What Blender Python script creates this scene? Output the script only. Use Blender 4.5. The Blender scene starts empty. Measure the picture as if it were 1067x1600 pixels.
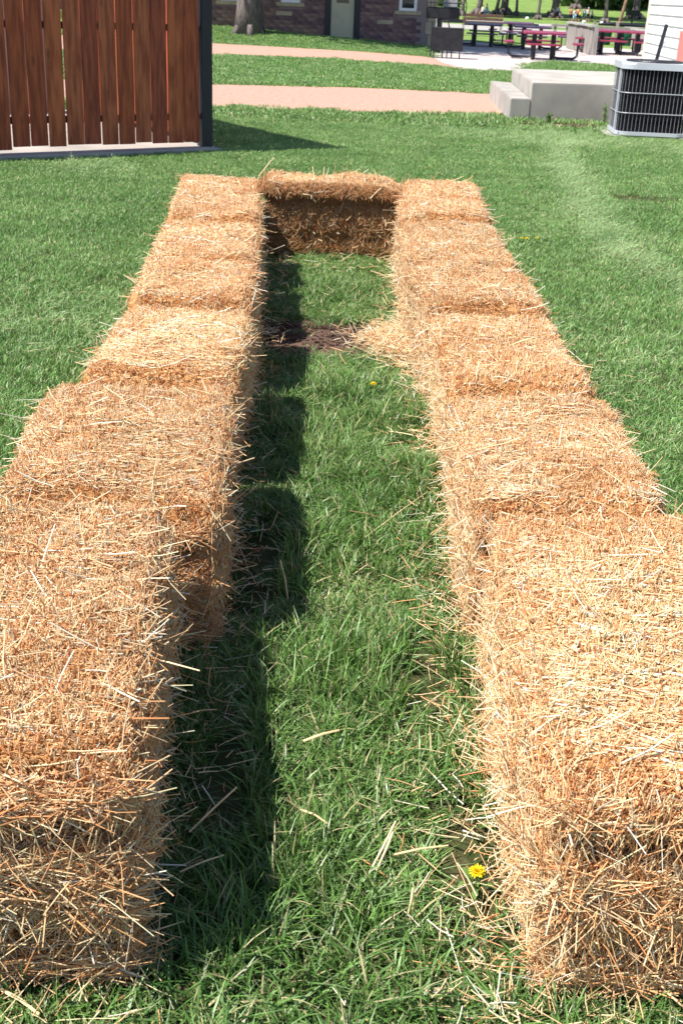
import bpy, bmesh, math, random
import numpy as np
from mathutils import Vector, Matrix
R_ = math.radians
sc = bpy.context.scene
COL = sc.collection
rng = np.random.default_rng(7)
random.seed(7)

# ------------------------------------------------------------------ camera
CAM_H = 1.5
F_PX, Y_HOR, ROLL = 1850.0, -12.0, R_(2.5)        # in pixels of the 1067x1600 photograph
pitch = math.atan((800 - Y_HOR) / F_PX)
cf = Vector((0, math.cos(pitch), -math.sin(pitch)))
cr0, cu0 = Vector((1, 0, 0)), Vector((0, math.sin(pitch), math.cos(pitch)))
cr = math.cos(ROLL) * cr0 + math.sin(ROLL) * cu0
cu = -math.sin(ROLL) * cr0 + math.cos(ROLL) * cu0
cam = bpy.data.objects.new('camera', bpy.data.cameras.new('camera'))
COL.objects.link(cam)
m = Matrix((cr, cu, -cf)).transposed().to_4x4()
m.translation = (0, 0, CAM_H)
cam.matrix_world = m
cam.data.sensor_fit = 'VERTICAL'
cam.data.sensor_height = 36
cam.data.lens = F_PX / 1600 * 36
cam.data.clip_start = 0.05
cam.data.clip_end = 2000
cam.data.dof.use_dof = True
cam.data.dof.focus_distance = 2.9
cam.data.dof.aperture_fstop = 15
sc.camera = cam
# ------------------------------------------------------------------ sky, sun, exposure
SUN_EL, SX, SY = R_(56), 0.906, 0.423              # shadows run towards (SX, SY)
w = bpy.data.worlds.new("World"); sc.world = w; w.use_nodes = True
nt = w.node_tree
bg = nt.nodes['Background']
sky = nt.nodes.new('ShaderNodeTexSky'); sky.sky_type = 'NISHITA'; sky.sun_disc = False
sky.sun_elevation = SUN_EL
sky.sun_rotation = math.atan2(-SX, -SY)
sky.altitude = 900; sky.dust_density = 0.6
nt.links.new(sky.outputs[0], bg.inputs[0]); bg.inputs[1].default_value = 0.095
sl = bpy.data.lights.new('sun', 'SUN'); sl.energy = 5.0; sl.angle = R_(0.53); sl.color = (1, 0.955, 0.88)
so = bpy.data.objects.new('sun', sl); COL.objects.link(so)
sv = Vector((SX * math.cos(SUN_EL), SY * math.cos(SUN_EL), -math.sin(SUN_EL)))
so.rotation_euler = sv.to_track_quat('-Z', 'Y').to_euler()
so.location = (-20, -12, 30)
sc.view_settings.view_transform = 'Standard'; sc.view_settings.look = 'None'
sc.view_settings.gamma = 1; sc.view_settings.use_curve_mapping = False
sc.view_settings.exposure = 0.86
sc.cycles.use_denoising = True
sc.cycles.max_bounces = 8
sc.cycles.diffuse_bounces = 4
sc.cycles.transparent_max_bounces = 8

# ------------------------------------------------------------------ terrain height and aiming helpers
def gz(x, y):
    t = max(0.0, y - 92.0)
    h = 0.055 * t * t / (t + 25.0)
    if 30 < y < 60 and -16 < x < 2.2:                 # the low grass bank before the brick wall
        e = 34.4 + .42 * max(0.0, 1.6 - x)
        u = min(1.0, max(0.0, (y - e) / max(.5, 39.6 - e)))
        h += .052 * (2.2 - x) * u * u * (3 - 2 * u) * min(1.0, (60 - y) / 12.0)
    return h
def ray(x, y):
    return cf + cr * ((x - 533.5) / F_PX) + cu * ((800 - y) / F_PX)
def G(x, y, z=0.0):
    """the point at height z (above flat ground; follows the hill when z is 0) seen at a place of the photograph"""
    d = ray(x, y)
    if z == 0.0:
        t = 1.0
        while t < 900:
            p = Vector((0, 0, CAM_H)) + d * t
            if p.z <= gz(p.x, p.y): break
            t *= 1.004
        return p
    t = (z - CAM_H) / d.z
    return Vector((0, 0, CAM_H)) + d * t
def AtY(x, y, Y):
    d = ray(x, y)
    return Vector((0, 0, CAM_H)) + d * (Y / d.y)
def on_plane(x, y, P0, u):
    """(distance along the vertical plane through P0 with ground direction u, height)"""
    d = ray(x, y)
    # solve P0 + s u = t d (xy)
    det = u.x * (-d.y) - u.y * (-d.x)
    bx, by = -P0.x, -P0.y
    s = (bx * (-d.y) - by * (-d.x)) / det
    t = (u.x * by - u.y * bx) / det
    return s, CAM_H + d.z * t

# ------------------------------------------------------------------ object helpers
def link(o, parent=None):
    COL.objects.link(o)
    if parent is not None: o.parent = parent
    return o
def tag(o, label=None, cat=None, group=None, kind=None):
    if label: o['label'] = label
    if cat: o['category'] = cat
    if group: o['group'] = group
    if kind: o['kind'] = kind
    return o
def thing(name, label, cat, loc=(0, 0, 0), rz=0.0, group=None):
    o = bpy.data.objects.new(name, None); o.empty_display_size = 0.2
    COL.objects.link(o); o.location = loc; o.rotation_euler = (0, 0, rz)
    return tag(o, label, cat, group)
def copy_tree(o, parent=None):
    c = o.copy(); COL.objects.link(c)
    if parent is not None: c.parent = parent
    for ch in list(o.children): copy_tree(ch, c)
    return c

class MB:
    def __init__(s): s.bm = bmesh.new()
    def box(s, x0, x1, y0, y1, z0, z1, bev=0.0):
        r = bmesh.ops.create_cube(s.bm, size=1)
        vs = r['verts']
        for v in vs:
            v.co = Vector((x0 + (v.co.x + .5) * (x1 - x0), y0 + (v.co.y + .5) * (y1 - y0), z0 + (v.co.z + .5) * (z1 - z0)))
        if bev > 0:
            es = list({e for v in vs for e in v.link_edges})
            bmesh.ops.bevel(s.bm, geom=es, offset=bev, segments=2, affect='EDGES', profile=0.5)
        return s
    def tube(s, pts, rad, n=8, caps=True):
        pts = [Vector(p) for p in pts]
        if not hasattr(rad, '__len__'): rad = [rad] * len(pts)
        rings = []
        prev = None
        for i, p in enumerate(pts):
            a = pts[max(i - 1, 0)]; b = pts[min(i + 1, len(pts) - 1)]
            t = (b - a).normalized()
            if prev is None:
                ref = Vector((0, 0, 1)) if abs(t.z) < 0.9 else Vector((1, 0, 0))
                u = t.cross(ref).normalized()
            else:
                u = (prev - t * prev.dot(t)).normalized()
            prev = u
            v = t.cross(u)
            rings.append([s.bm.verts.new(p + (u * math.cos(2 * math.pi * k / n) + v * math.sin(2 * math.pi * k / n)) * rad[i]) for k in range(n)])
        for i in range(len(rings) - 1):
            for k in range(n):
                s.bm.faces.new((rings[i][k], rings[i][(k + 1) % n], rings[i + 1][(k + 1) % n], rings[i + 1][k]))
        if caps:
            s.bm.faces.new(list(reversed(rings[0]))); s.bm.faces.new(rings[-1])
        return s
    def prism(s, poly, z0, z1):
        lo = [s.bm.verts.new((x, y, z0)) for x, y in poly]; hi = [s.bm.verts.new((x, y, z1)) for x, y in poly]
        n = len(poly)
        s.bm.faces.new(list(reversed(lo))); s.bm.faces.new(hi)
        for k in range(n): s.bm.faces.new((lo[k], lo[(k + 1) % n], hi[(k + 1) % n], hi[k]))
        return s
    def sheet(s, poly, z):
        s.bm.faces.new([s.bm.verts.new((x, y, z)) for x, y in poly]); return s
    def mesh(s, name, mat, smooth=False):
        bmesh.ops.recalc_face_normals(s.bm, faces=s.bm.faces)
        me = bpy.data.meshes.new(name); s.bm.to_mesh(me); s.bm.free()
        if mat: me.materials.append(mat)
        if smooth: me.polygons.foreach_set('use_smooth', [True] * len(me.polygons))
        return me
    def build(s, name, mat, parent=None, smooth=False):
        return link(bpy.data.objects.new(name, s.mesh(name, mat, smooth)), parent)

def np_mesh(name, V, Q, mat, col=None, smooth=True):
    """V (n,3), Q (m,k) faces of one size, col (n,3)"""
    me = bpy.data.meshes.new(name)
    V = np.asarray(V, np.float32); Q = np.asarray(Q, np.int32)
    me.vertices.add(len(V)); me.vertices.foreach_set('co', V.ravel())
    k = Q.shape[1]
    me.loops.add(Q.size); me.loops.foreach_set('vertex_index', Q.ravel())
    me.polygons.add(len(Q)); me.polygons.foreach_set('loop_start', np.arange(0, Q.size, k, dtype=np.int32))
    if smooth: me.polygons.foreach_set('use_smooth', np.ones(len(Q), bool))
    me.update(calc_edges=True)
    if col is not None:
        a = me.color_attributes.new('col', 'FLOAT_COLOR', 'POINT')
        c4 = np.ones((len(V), 4), np.float32); c4[:, :3] = col
        a.data.foreach_set('color', c4.ravel())
    if mat: me.materials.append(mat)
    return me

# ------------------------------------------------------------------ value noise for numpy
_H = rng.random(4096).astype(np.float32)
_P = rng.permutation(4096)
def vnoise(p, scale, seed=0):
    p = np.asarray(p, np.float64) * scale + seed * 17.31 + 300
    i = np.floor(p).astype(int); f = p - i; f = f * f * (3 - 2 * f)
    out = 0
    for dx in (0, 1):
        for dy in (0, 1):
            for dz in (0, 1):
                h = _H[_P[(_P[(_P[(i[:, 0] + dx) & 4095] + i[:, 1] + dy) & 4095] + i[:, 2] + dz) & 4095]]
                wgt = (f[:, 0] if dx else 1 - f[:, 0]) * (f[:, 1] if dy else 1 - f[:, 1]) * (f[:, 2] if dz else 1 - f[:, 2])
                out = out + h * wgt
    return out * 2 - 1

# ------------------------------------------------------------------ materials
def mat(name, base=(.5, .5, .5), rough=.7, spec=.3, metal=0.0, var=0.0, scale=5.0, col2=None, bump=0.0, bscale=40.0,
        attr=False, transl=0.0, stretch=None, detail=4.0, lo=.35, hi=.65, world=False):
    M = bpy.data.materials.new(name); M.use_nodes = True
    N, L = M.node_tree.nodes, M.node_tree.links
    b = N['Principled BSDF']
    b.inputs['Roughness'].default_value = rough; b.inputs['Specular IOR Level'].default_value = spec
    b.inputs['Metallic'].default_value = metal
    b.inputs['Base Color'].default_value = (*base, 1)
    cout = None
    if world:
        g = N.new('ShaderNodeNewGeometry'); vec = g.outputs['Position']
    else:
        tc = N.new('ShaderNodeTexCoord'); vec = tc.outputs['Object']
    if stretch:
        mp = N.new('ShaderNodeMapping'); mp.inputs['Scale'].default_value = stretch
        L.new(vec, mp.inputs[0]); vec = mp.outputs[0]
    if attr:
        a = N.new('ShaderNodeAttribute'); a.attribute_name = 'col'; cout = a.outputs['Color']
    if col2 or var:
        n = N.new('ShaderNodeTexNoise'); n.inputs['Scale'].default_value = scale; n.inputs['Detail'].default_value = detail
        L.new(vec, n.inputs['Vector'])
        r = N.new('ShaderNodeMapRange'); r.inputs[1].default_value = lo; r.inputs[2].default_value = hi
        L.new(n.outputs[0], r.inputs[0])
        mx = N.new('ShaderNodeMix'); mx.data_type = 'RGBA'
        L.new(r.outputs[0], mx.inputs[0])
        if col2:
            mx.inputs[6].default_value = (*base, 1); mx.inputs[7].default_value = (*col2, 1)
            if cout is not None:
                mx.blend_type = 'MIX'
                m2 = N.new('ShaderNodeMix'); m2.data_type = 'RGBA'; m2.blend_type = 'MULTIPLY'; m2.inputs[0].default_value = 1
                L.new(cout, m2.inputs[6]); L.new(mx.outputs[2], m2.inputs[7]); cout = m2.outputs[2]
            else: cout = mx.outputs[2]
        else:
            mx.inputs[6].default_value = (*[c * (1 - var) for c in base], 1); mx.inputs[7].default_value = (*[min(1, c * (1 + var)) for c in base], 1)
            cout = mx.outputs[2]
    if cout is not None: L.new(cout, b.inputs['Base Color'])
    if bump:
        n2 = N.new('ShaderNodeTexNoise'); n2.inputs['Scale'].default_value = bscale; n2.inputs['Detail'].default_value = 6
        L.new(vec, n2.inputs['Vector'])
        bp = N.new('ShaderNodeBump'); bp.inputs['Strength'].default_value = 1; bp.inputs['Distance'].default_value = bump
        L.new(n2.outputs[0], bp.inputs['Height']); L.new(bp.outputs[0], b.inputs['Normal'])
    if transl:
        t = N.new('ShaderNodeBsdfTranslucent')
        if cout is not None: L.new(cout, t.inputs[0])
        else: t.inputs[0].default_value = (*base, 1)
        ms = N.new('ShaderNodeMixShader'); ms.inputs[0].default_value = transl
        L.new(b.outputs[0], ms.inputs[1]); L.new(t.outputs[0], ms.inputs[2])
        L.new(ms.outputs[0], N['Material Output'].inputs[0])
    return M

M_straw = mat('straw', rough=.42, spec=.45, attr=True, transl=.22)
M_core = mat('packed_straw', (.50, .27, .11), rough=.9, spec=.1, col2=(.30, .14, .05), scale=60, bump=.012, bscale=120, stretch=(.5, 1, 1))
M_core2 = mat('shaded_packed_straw', (.26, .12, .05), rough=.9, spec=.1, col2=(.15, .065, .027), scale=60, bump=.012, bscale=120)  # darker core for the cross bale, its face's shade put into the colour
M_blade = mat('grass_blade', (.78, .84, .7), rough=.42, spec=.45, attr=True, col2=(1.2, 1.12, 1.1), scale=1.6, world=True, transl=.2)
M_soil = mat('soil', (.06, .036, .028), rough=.95, spec=.1, col2=(.15, .095, .07), scale=9, bump=.01, bscale=60, world=True)
M_turf = mat('turf_base', (.04, .06, .018), rough=.95, spec=.05, col2=(.09, .085, .04), scale=14, bump=.015, bscale=80, world=True)
M_farturf = mat('far_turf', (.13, .22, .045), rough=.9, spec=.15, col2=(.22, .30, .09), scale=.9, detail=9, bump=.05, bscale=22, world=True)
M_gravel = mat('pink_gravel', (.42, .24, .18), rough=.95, spec=.15, col2=(.52, .32, .255), scale=14, detail=12, bump=.01, bscale=90, world=True)
M_conc = mat('concrete', (.29, .275, .255), rough=.9, spec=.2, col2=(.43, .40, .365), scale=2.2, detail=14, lo=.3, hi=.7, bump=.004, bscale=90, world=True)
M_concD = mat('concrete_grey', (.33, .32, .31), rough=.9, spec=.2, col2=(.42, .41, .39), scale=3, detail=9, bump=.004, bscale=90, world=True)
M_plaza = mat('plaza_concrete', (.42, .36, .34), rough=.9, spec=.2, col2=(.54, .47, .45), scale=.7, detail=9, bump=.004, bscale=50, world=True)
def wood(name, a, b_, stretch):
    M = mat(name, a, rough=.6, spec=.3, col2=b_, scale=7, stretch=stretch, detail=9, bump=.004, bscale=12, lo=.38, hi=.62)
    N, L = M.node_tree.nodes, M.node_tree.links
    mp = [n for n in N if n.type == 'MAPPING'][0]
    oi = N.new('ShaderNodeObjectInfo'); mul = N.new('ShaderNodeVectorMath'); mul.operation = 'SCALE'; mul.inputs[3].default_value = 37.0
    cx = N.new('ShaderNodeCombineXYZ'); L.new(oi.outputs['Random'], cx.inputs[0]); L.new(oi.outputs['Random'], cx.inputs[1]); L.new(cx.outputs[0], mul.inputs[0])
    L.new(mul.outputs[0], mp.inputs['Location'])
    # knots: sparse dark rings
    vo = N.new('ShaderNodeTexVoronoi'); vo.inputs['Scale'].default_value = 1.0
    m2 = N.new('ShaderNodeMapping'); m2.inputs['Scale'].default_value = (6, 6, 2.6); tc = [n for n in N if n.type == 'TEX_COORD'][0]
    L.new(tc.outputs['Object'], m2.inputs[0]); L.new(mul.outputs[0], m2.inputs['Location']); L.new(m2.outputs[0], vo.inputs['Vector'])
    mr = N.new('ShaderNodeMapRange'); mr.inputs[1].default_value = .05; mr.inputs[2].default_value = .16; mr.inputs[3].default_value = .55; mr.inputs[4].default_value = 0
    L.new(vo.outputs['Distance'], mr.inputs[0])
    b = N['Principled BSDF']; src = b.inputs['Base Color'].links[0].from_socket
    mx = N.new('ShaderNodeMix'); mx.data_type = 'RGBA'; L.new(mr.outputs[0], mx.inputs[0]); L.new(src, mx.inputs[6]); mx.inputs[7].default_value = (.09, .03, .018, 1)
    L.new(mx.outputs[2], b.inputs['Base Color'])
    return M
M_plank = [wood('stained_plank%d' % i, c, d, (4, 4, .45)) for i, (c, d) in enumerate((((.46, .112, .045), (.24, .05, .022)), ((.52, .14, .055), (.29, .065, .026)), ((.40, .09, .042), (.21, .045, .024)), ((.50, .14, .062), (.29, .068, .03)), ((.43, .10, .04), (.25, .052, .022))))]
M_black = mat('black_metal', (.018, .018, .028), rough=.45, spec=.4)
M_grill = mat('grill_iron', (.014, .014, .018), rough=.6, spec=.4, var=.4, scale=8)
M_brick = [mat('wall_brick%d' % i, c, rough=.9, spec=.15, var=.2, scale=9, bump=.004, bscale=60) for i, c in enumerate(((.17, .10, .105), (.21, .125, .125), (.13, .08, .09), (.24, .15, .135)))]
M_mortar = mat('mortar', (.24, .19, .185), rough=.95)
M_stone = mat('beige_stone', (.40, .33, .235), rough=.9, var=.15, scale=6)
M_white = mat('white_paint', (.8, .8, .79), rough=.5, var=.04, scale=4)
M_siding = mat('white_siding', (.8, .8, .79), rough=.5, var=.03, scale=3)
M_trimc = mat('cream_trim', (.72, .64, .5), rough=.5)
M_door = mat('cream_door', (.46, .43, .31), rough=.5, var=.05)
M_glass = mat('dark_glass', (.02, .025, .03), rough=.08, spec=.6)
M_roof = mat('roof_shingle', (.09, .085, .08), rough=.9, var=.3, scale=12)
M_bark = mat('bark', (.105, .085, .085), rough=.95, spec=.1, col2=(.19, .16, .15), scale=5, stretch=(3, 3, .6), bump=.03, bscale=9)
M_bark2 = mat('brown_bark', (.2, .12, .075), rough=.95, spec=.1, col2=(.3, .2, .13), scale=5, stretch=(3, 3, .6), bump=.03, bscale=9)
M_leaf = mat('leaf', (.07, .13, .035), rough=.55, spec=.3, col2=(.11, .18, .05), scale=.8, world=True, transl=.25)
M_acgrey = mat('pale_grey_enamel', (.45, .47, .52), rough=.35, spec=.5, var=.03)
M_wire = mat('guard_wire_grey', (.30, .31, .34), rough=.4, spec=.5)
M_coil = mat('condenser_coil', (.008, .008, .011), rough=.8, spec=.05)
M_maroon = mat('maroon_coating', (.27, .03, .07), rough=.4, spec=.45)
M_purple = mat('purple_coating', (.11, .045, .095), rough=.4, spec=.45)
M_greyw = mat('weathered_wood', (.24, .215, .20), rough=.9, col2=(.34, .31, .29), scale=4, stretch=(3, 3, .5))
M_brownw = mat('bench_wood', (.14, .075, .06), rough=.8, var=.2, scale=6)
M_green = mat('green_plastic', (.015, .09, .06), rough=.5)
M_yellow = mat('dandelion_petal', (.85, .62, .01), rough=.6, transl=.2)
M_stem = mat('stem_green', (.12, .22, .05), rough=.6, transl=.2)
M_reddoor = mat('pink_red_door', (.55, .2, .18), rough=.5)

# ------------------------------------------------------------------ ground
ys = np.concatenate([np.linspace(-3, 20, 47), np.linspace(22, 32, 6), np.linspace(32.5, 44, 24), np.linspace(46, 100, 28), np.geomspace(103, 900, 40)])
xs = np.concatenate([-np.geomspace(500, 12, 24), np.linspace(-11, 11, 45), np.geomspace(12, 500, 24)])
X, Y = np.meshgrid(xs, ys)
Z = np.vectorize(gz)(X, Y)
V = np.stack([X, Y, Z], -1).reshape(-1, 3)
nx = len(xs)
idx = np.arange(len(V)).reshape(X.shape)
Q = np.stack([idx[:-1, :-1], idx[:-1, 1:], idx[1:, 1:], idx[1:, :-1]], -1).reshape(-1, 4)
o = link(bpy.data.objects.new('ground', np_mesh('ground', V, Q, M_turf))); tag(o, 'soil under the lawn', None, None, 'structure')
o['kind'] = 'structure'
# the far meadow and hill: the same grid lifted 4 mm, from 26 m on
sel = Y[:-1, :-1] >= 20
Q2 = np.stack([idx[:-1, :-1], idx[:-1, 1:], idx[1:, 1:], idx[1:, :-1]], -1)[sel]
V2 = V.copy(); V2[:, 2] += .004
o = link(bpy.data.objects.new('meadow', np_mesh('meadow', V2, Q2, M_farturf))); o['kind'] = 'structure'

def ground_sheet(name, pix, mtl, z, world=None):
    pts = world if world else [tuple(G(*p)[:2]) for p in pix]
    o = MB().sheet(pts, z).build(name, mtl); o['kind'] = 'structure'; return o
# paths (world metres)
near_path = [(-14, 15.6), (-7, 16.5), (-2.0, 16.85), (-.18, 16.95), (1.2, 17.25), (1.98, 17.6), (2.3, 19), (2.45, 21.4), (1.6, 21.5), (-.25, 21.45), (-2.5, 20.8), (-7, 20.1), (-14, 18.8)]
o = ground_sheet('gravel_path', None, M_gravel, .010, near_path)
far_path = [(-16, 26.5), (-9, 28.6), (-3.6, 30.1), (-.4, 30.2), (1.2, 29.3), (2.45, 28.1), (2.9, 31.5), (1.7, 33.8), (.6, 34.7), (-.44, 35.2), (-4.3, 36.3), (-10, 37.5), (-18, 38)]
ground_sheet('gravel_walk', None, M_gravel, .012, far_path)
plaza = [tuple(G(x, y)[:2]) for x, y in ((690, 98), (745, 113), (800, 113), (865, 99), (848, 95))] + [tuple(G(x, y)[:2]) for x, y in ((960, 104), (1030, 106), (1060, 80), (960, 74), (870, 71), (800, 73), (745, 68), (695, 63), (683, 76))]
plaza = [tuple(G(x, y)[:2]) for x, y in ((672, 88), (690, 99), (745, 114), (800, 112), (852, 97), (905, 100), (960, 105), (1040, 110), (1060, 84), (960, 76), (870, 72), (800, 72), (745, 67), (692, 62), (683, 76))]
ground_sheet('picnic_plaza', None, M_plaza, .016, plaza)
ground_sheet('far_walk', [(640, 43), (690, 44.5), (735, 46), (800, 53.5), (870, 58), (905, 61), (905, 49), (857, 46.5), (790, 42), (735, 39), (690, 36.5), (640, 35)], M_conc, .014)
ground_sheet('park_road', [(600, 30), (690, 34), (770, 36.5), (860, 43), (860, 38.5), (770, 32.5), (690, 29.5), (600, 27)], M_concD, .012)
ground_sheet('crossing_walk', [(840, 41), (905, 46), (960, 51), (1060, 60), (1060, 57.6), (960, 48), (880, 39.5), (850, 37.5)], M_conc, .018)
ground_sheet('distant_walk', [(975, 43), (1060, 51), (1060, 49), (975, 41.5)], M_conc, .022)
ground_sheet('gravel_strip', None, M_soil, .006, [(2.0, 16.55), (3.0, 16.1), (5.5, 15.6), (5.6, 17.0), (3.6, 17.1), (2.05, 16.86)])
# bare soil between the rows
def blob(cx, cy, rx, ry, n=26, j=.18):
    return [(cx + rx * math.cos(2 * math.pi * k / n) * (1 + random.uniform(-j, j)), cy + ry * math.sin(2 * math.pi * k / n) * (1 + random.uniform(-j, j))) for k in range(n)]
ground_sheet('bare_soil', None, M_soil, .008, blob(-.12, 5.45, .45, .34))
SOIL_SPOTS = [(-.14, 5.42, .62, .31), (-.24, 3.0, .10, .35), (.27, 1.75, .09, .2), (.22, 2.4, .06, .25), (-.22, 2.0, .06, .3), (2.45, 10.2, .35, .25), (3.0, 16.3, 1.1, .35)]

# ------------------------------------------------------------------ straw strands
PAL = np.array([(.95, .74, .46), (.93, .62, .34), (.88, .48, .22), (.74, .33, .13), (.96, .87, .70)])
def pal(n, p, r):
    k = r.choice(5, size=n, p=p)
    c = PAL[k] * (1 + r.normal(0, .10, (n, 1)))
    return np.clip(c, .02, .95)
def strand_mesh(name, P, D, Ln, Wd, C, r, bend=0.0):
    """P start points, D unit directions, each strand a three-sided straw of two segments (bend>0) or one"""
    n = len(P)
    ref = r.normal(size=(n, 3)); U = np.cross(D, ref); U /= np.linalg.norm(U, axis=1, keepdims=True) + 1e-9
    W = np.cross(D, U)
    segs = 2 if bend > 0 else 1
    rings = []
    for k in range(segs + 1):
        t = k / segs
        c = P + D * (Ln * t)[:, None] + (U * (bend * Ln * (t * t))[:, None] if bend > 0 else 0)
        rad = Wd * (1 - .25 * t)
        for a in (0, 2.094, 4.189):
            rings.append(c + (U * math.cos(a) + W * math.sin(a)) * rad[:, None])
    V = np.stack(rings, 1)                      # n, 3*(segs+1), 3
    nv = V.shape[1]
    base = (np.arange(n) * nv)[:, None]
    qs = []
    for k in range(segs):
        for a in range(3):
            b = (a + 1) % 3
            qs.append(base + np.array([[3 * k + a, 3 * k + b, 3 * k + 3 + b, 3 * k + 3 + a]]))
    Q = np.stack(qs, 1).reshape(-1, 4)
    return V.reshape(-1, 3), Q, np.repeat(C, nv, axis=0)
def join_strands(name, parts, parent, mtl=None):
    Vs, Qs, Cs, off = [], [], [], 0
    for V, Q, C in parts:
        Vs.append(V); Qs.append(Q + off); Cs.append(C); off += len(V)
    me = np_mesh(name, np.concatenate(Vs), np.concatenate(Qs), mtl or M_straw, np.concatenate(Cs), smooth=False)
    return link(bpy.data.objects.new(name, me), parent)

# ------------------------------------------------------------------ the bale
def smooth(a, b, x):
    t = np.clip((x - a) / (b - a), 0, 1); return t * t * (3 - 2 * t)
def bale_surface(P, n0, Lx, Ly, Lz, seed, overhang, flare, groove=.040):
    """maps points on a box (origin at the middle of its base) to the bale's lumpy skin; returns points and normals"""
    r = .055
    half = np.array([Lx / 2, Ly / 2, Lz / 2]); c = np.array([0, 0, Lz / 2])
    q = P - c
    inner = np.clip(q, -(half - r), half - r)
    d = q - inner
    nrm = d / (np.linalg.norm(d, axis=1, keepdims=True) + 1e-9)
    s = inner + nrm * r + c
    zz = s[:, 2] / Lz
    side = 1 - np.abs(nrm[:, 2])
    # twine grooves pinch the bale at two heights; the top lip hangs over the sides
    if seed == 31: groove = .020
    prof = -groove * np.exp(-((zz - .27) / .06) ** 2) - groove * 1.1 * np.exp(-((zz - .75) / .055) ** 2) + overhang * smooth(.80, .88, zz) + .018 * np.exp(-((zz - .52) / .15) ** 2) + flare * smooth(.2, .0, zz)
    # flakes: shallow furrows across the length, uneven in step
    yy = s[:, 1] + .02 * vnoise(s, 4, seed + 3)
    fl = np.abs(np.sin(yy * math.pi / (.095) + seed)) ** .5
    dis = prof * side + .010 * (fl - .7) * (.6 + .6 * vnoise(s, 3, seed + 6)) + .020 * vnoise(s, 5.5, seed) + .008 * vnoise(s, 19, seed + 1) + .004 * vnoise(s, 45, seed + 2)
    top = smooth(.5, .95, nrm[:, 2])
    ends = np.minimum(.085, Ly * .1)
    dis = dis - .015 * smooth(Ly * .5 - .15, Ly * .5, -s[:, 1]) * smooth(.0, .8, nrm[:, 2]) - .012 * smooth(.44, .5, s[:, 1] / Ly) * top
    out = s + nrm * dis[:, None]
    # the near end sags away in a rounded shoulder; the far end keeps a crisp edge
    t = np.clip((-s[:, 1] - (Ly / 2 - .11)) / .11, 0, 1)
    out[:, 2] -= (.008 if seed in (11, 21) else .054) * t ** 1.7 * zz * (1 + .25 * vnoise(s * [1, 0, 0], 9, seed + 4))
    return out, nrm

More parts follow.
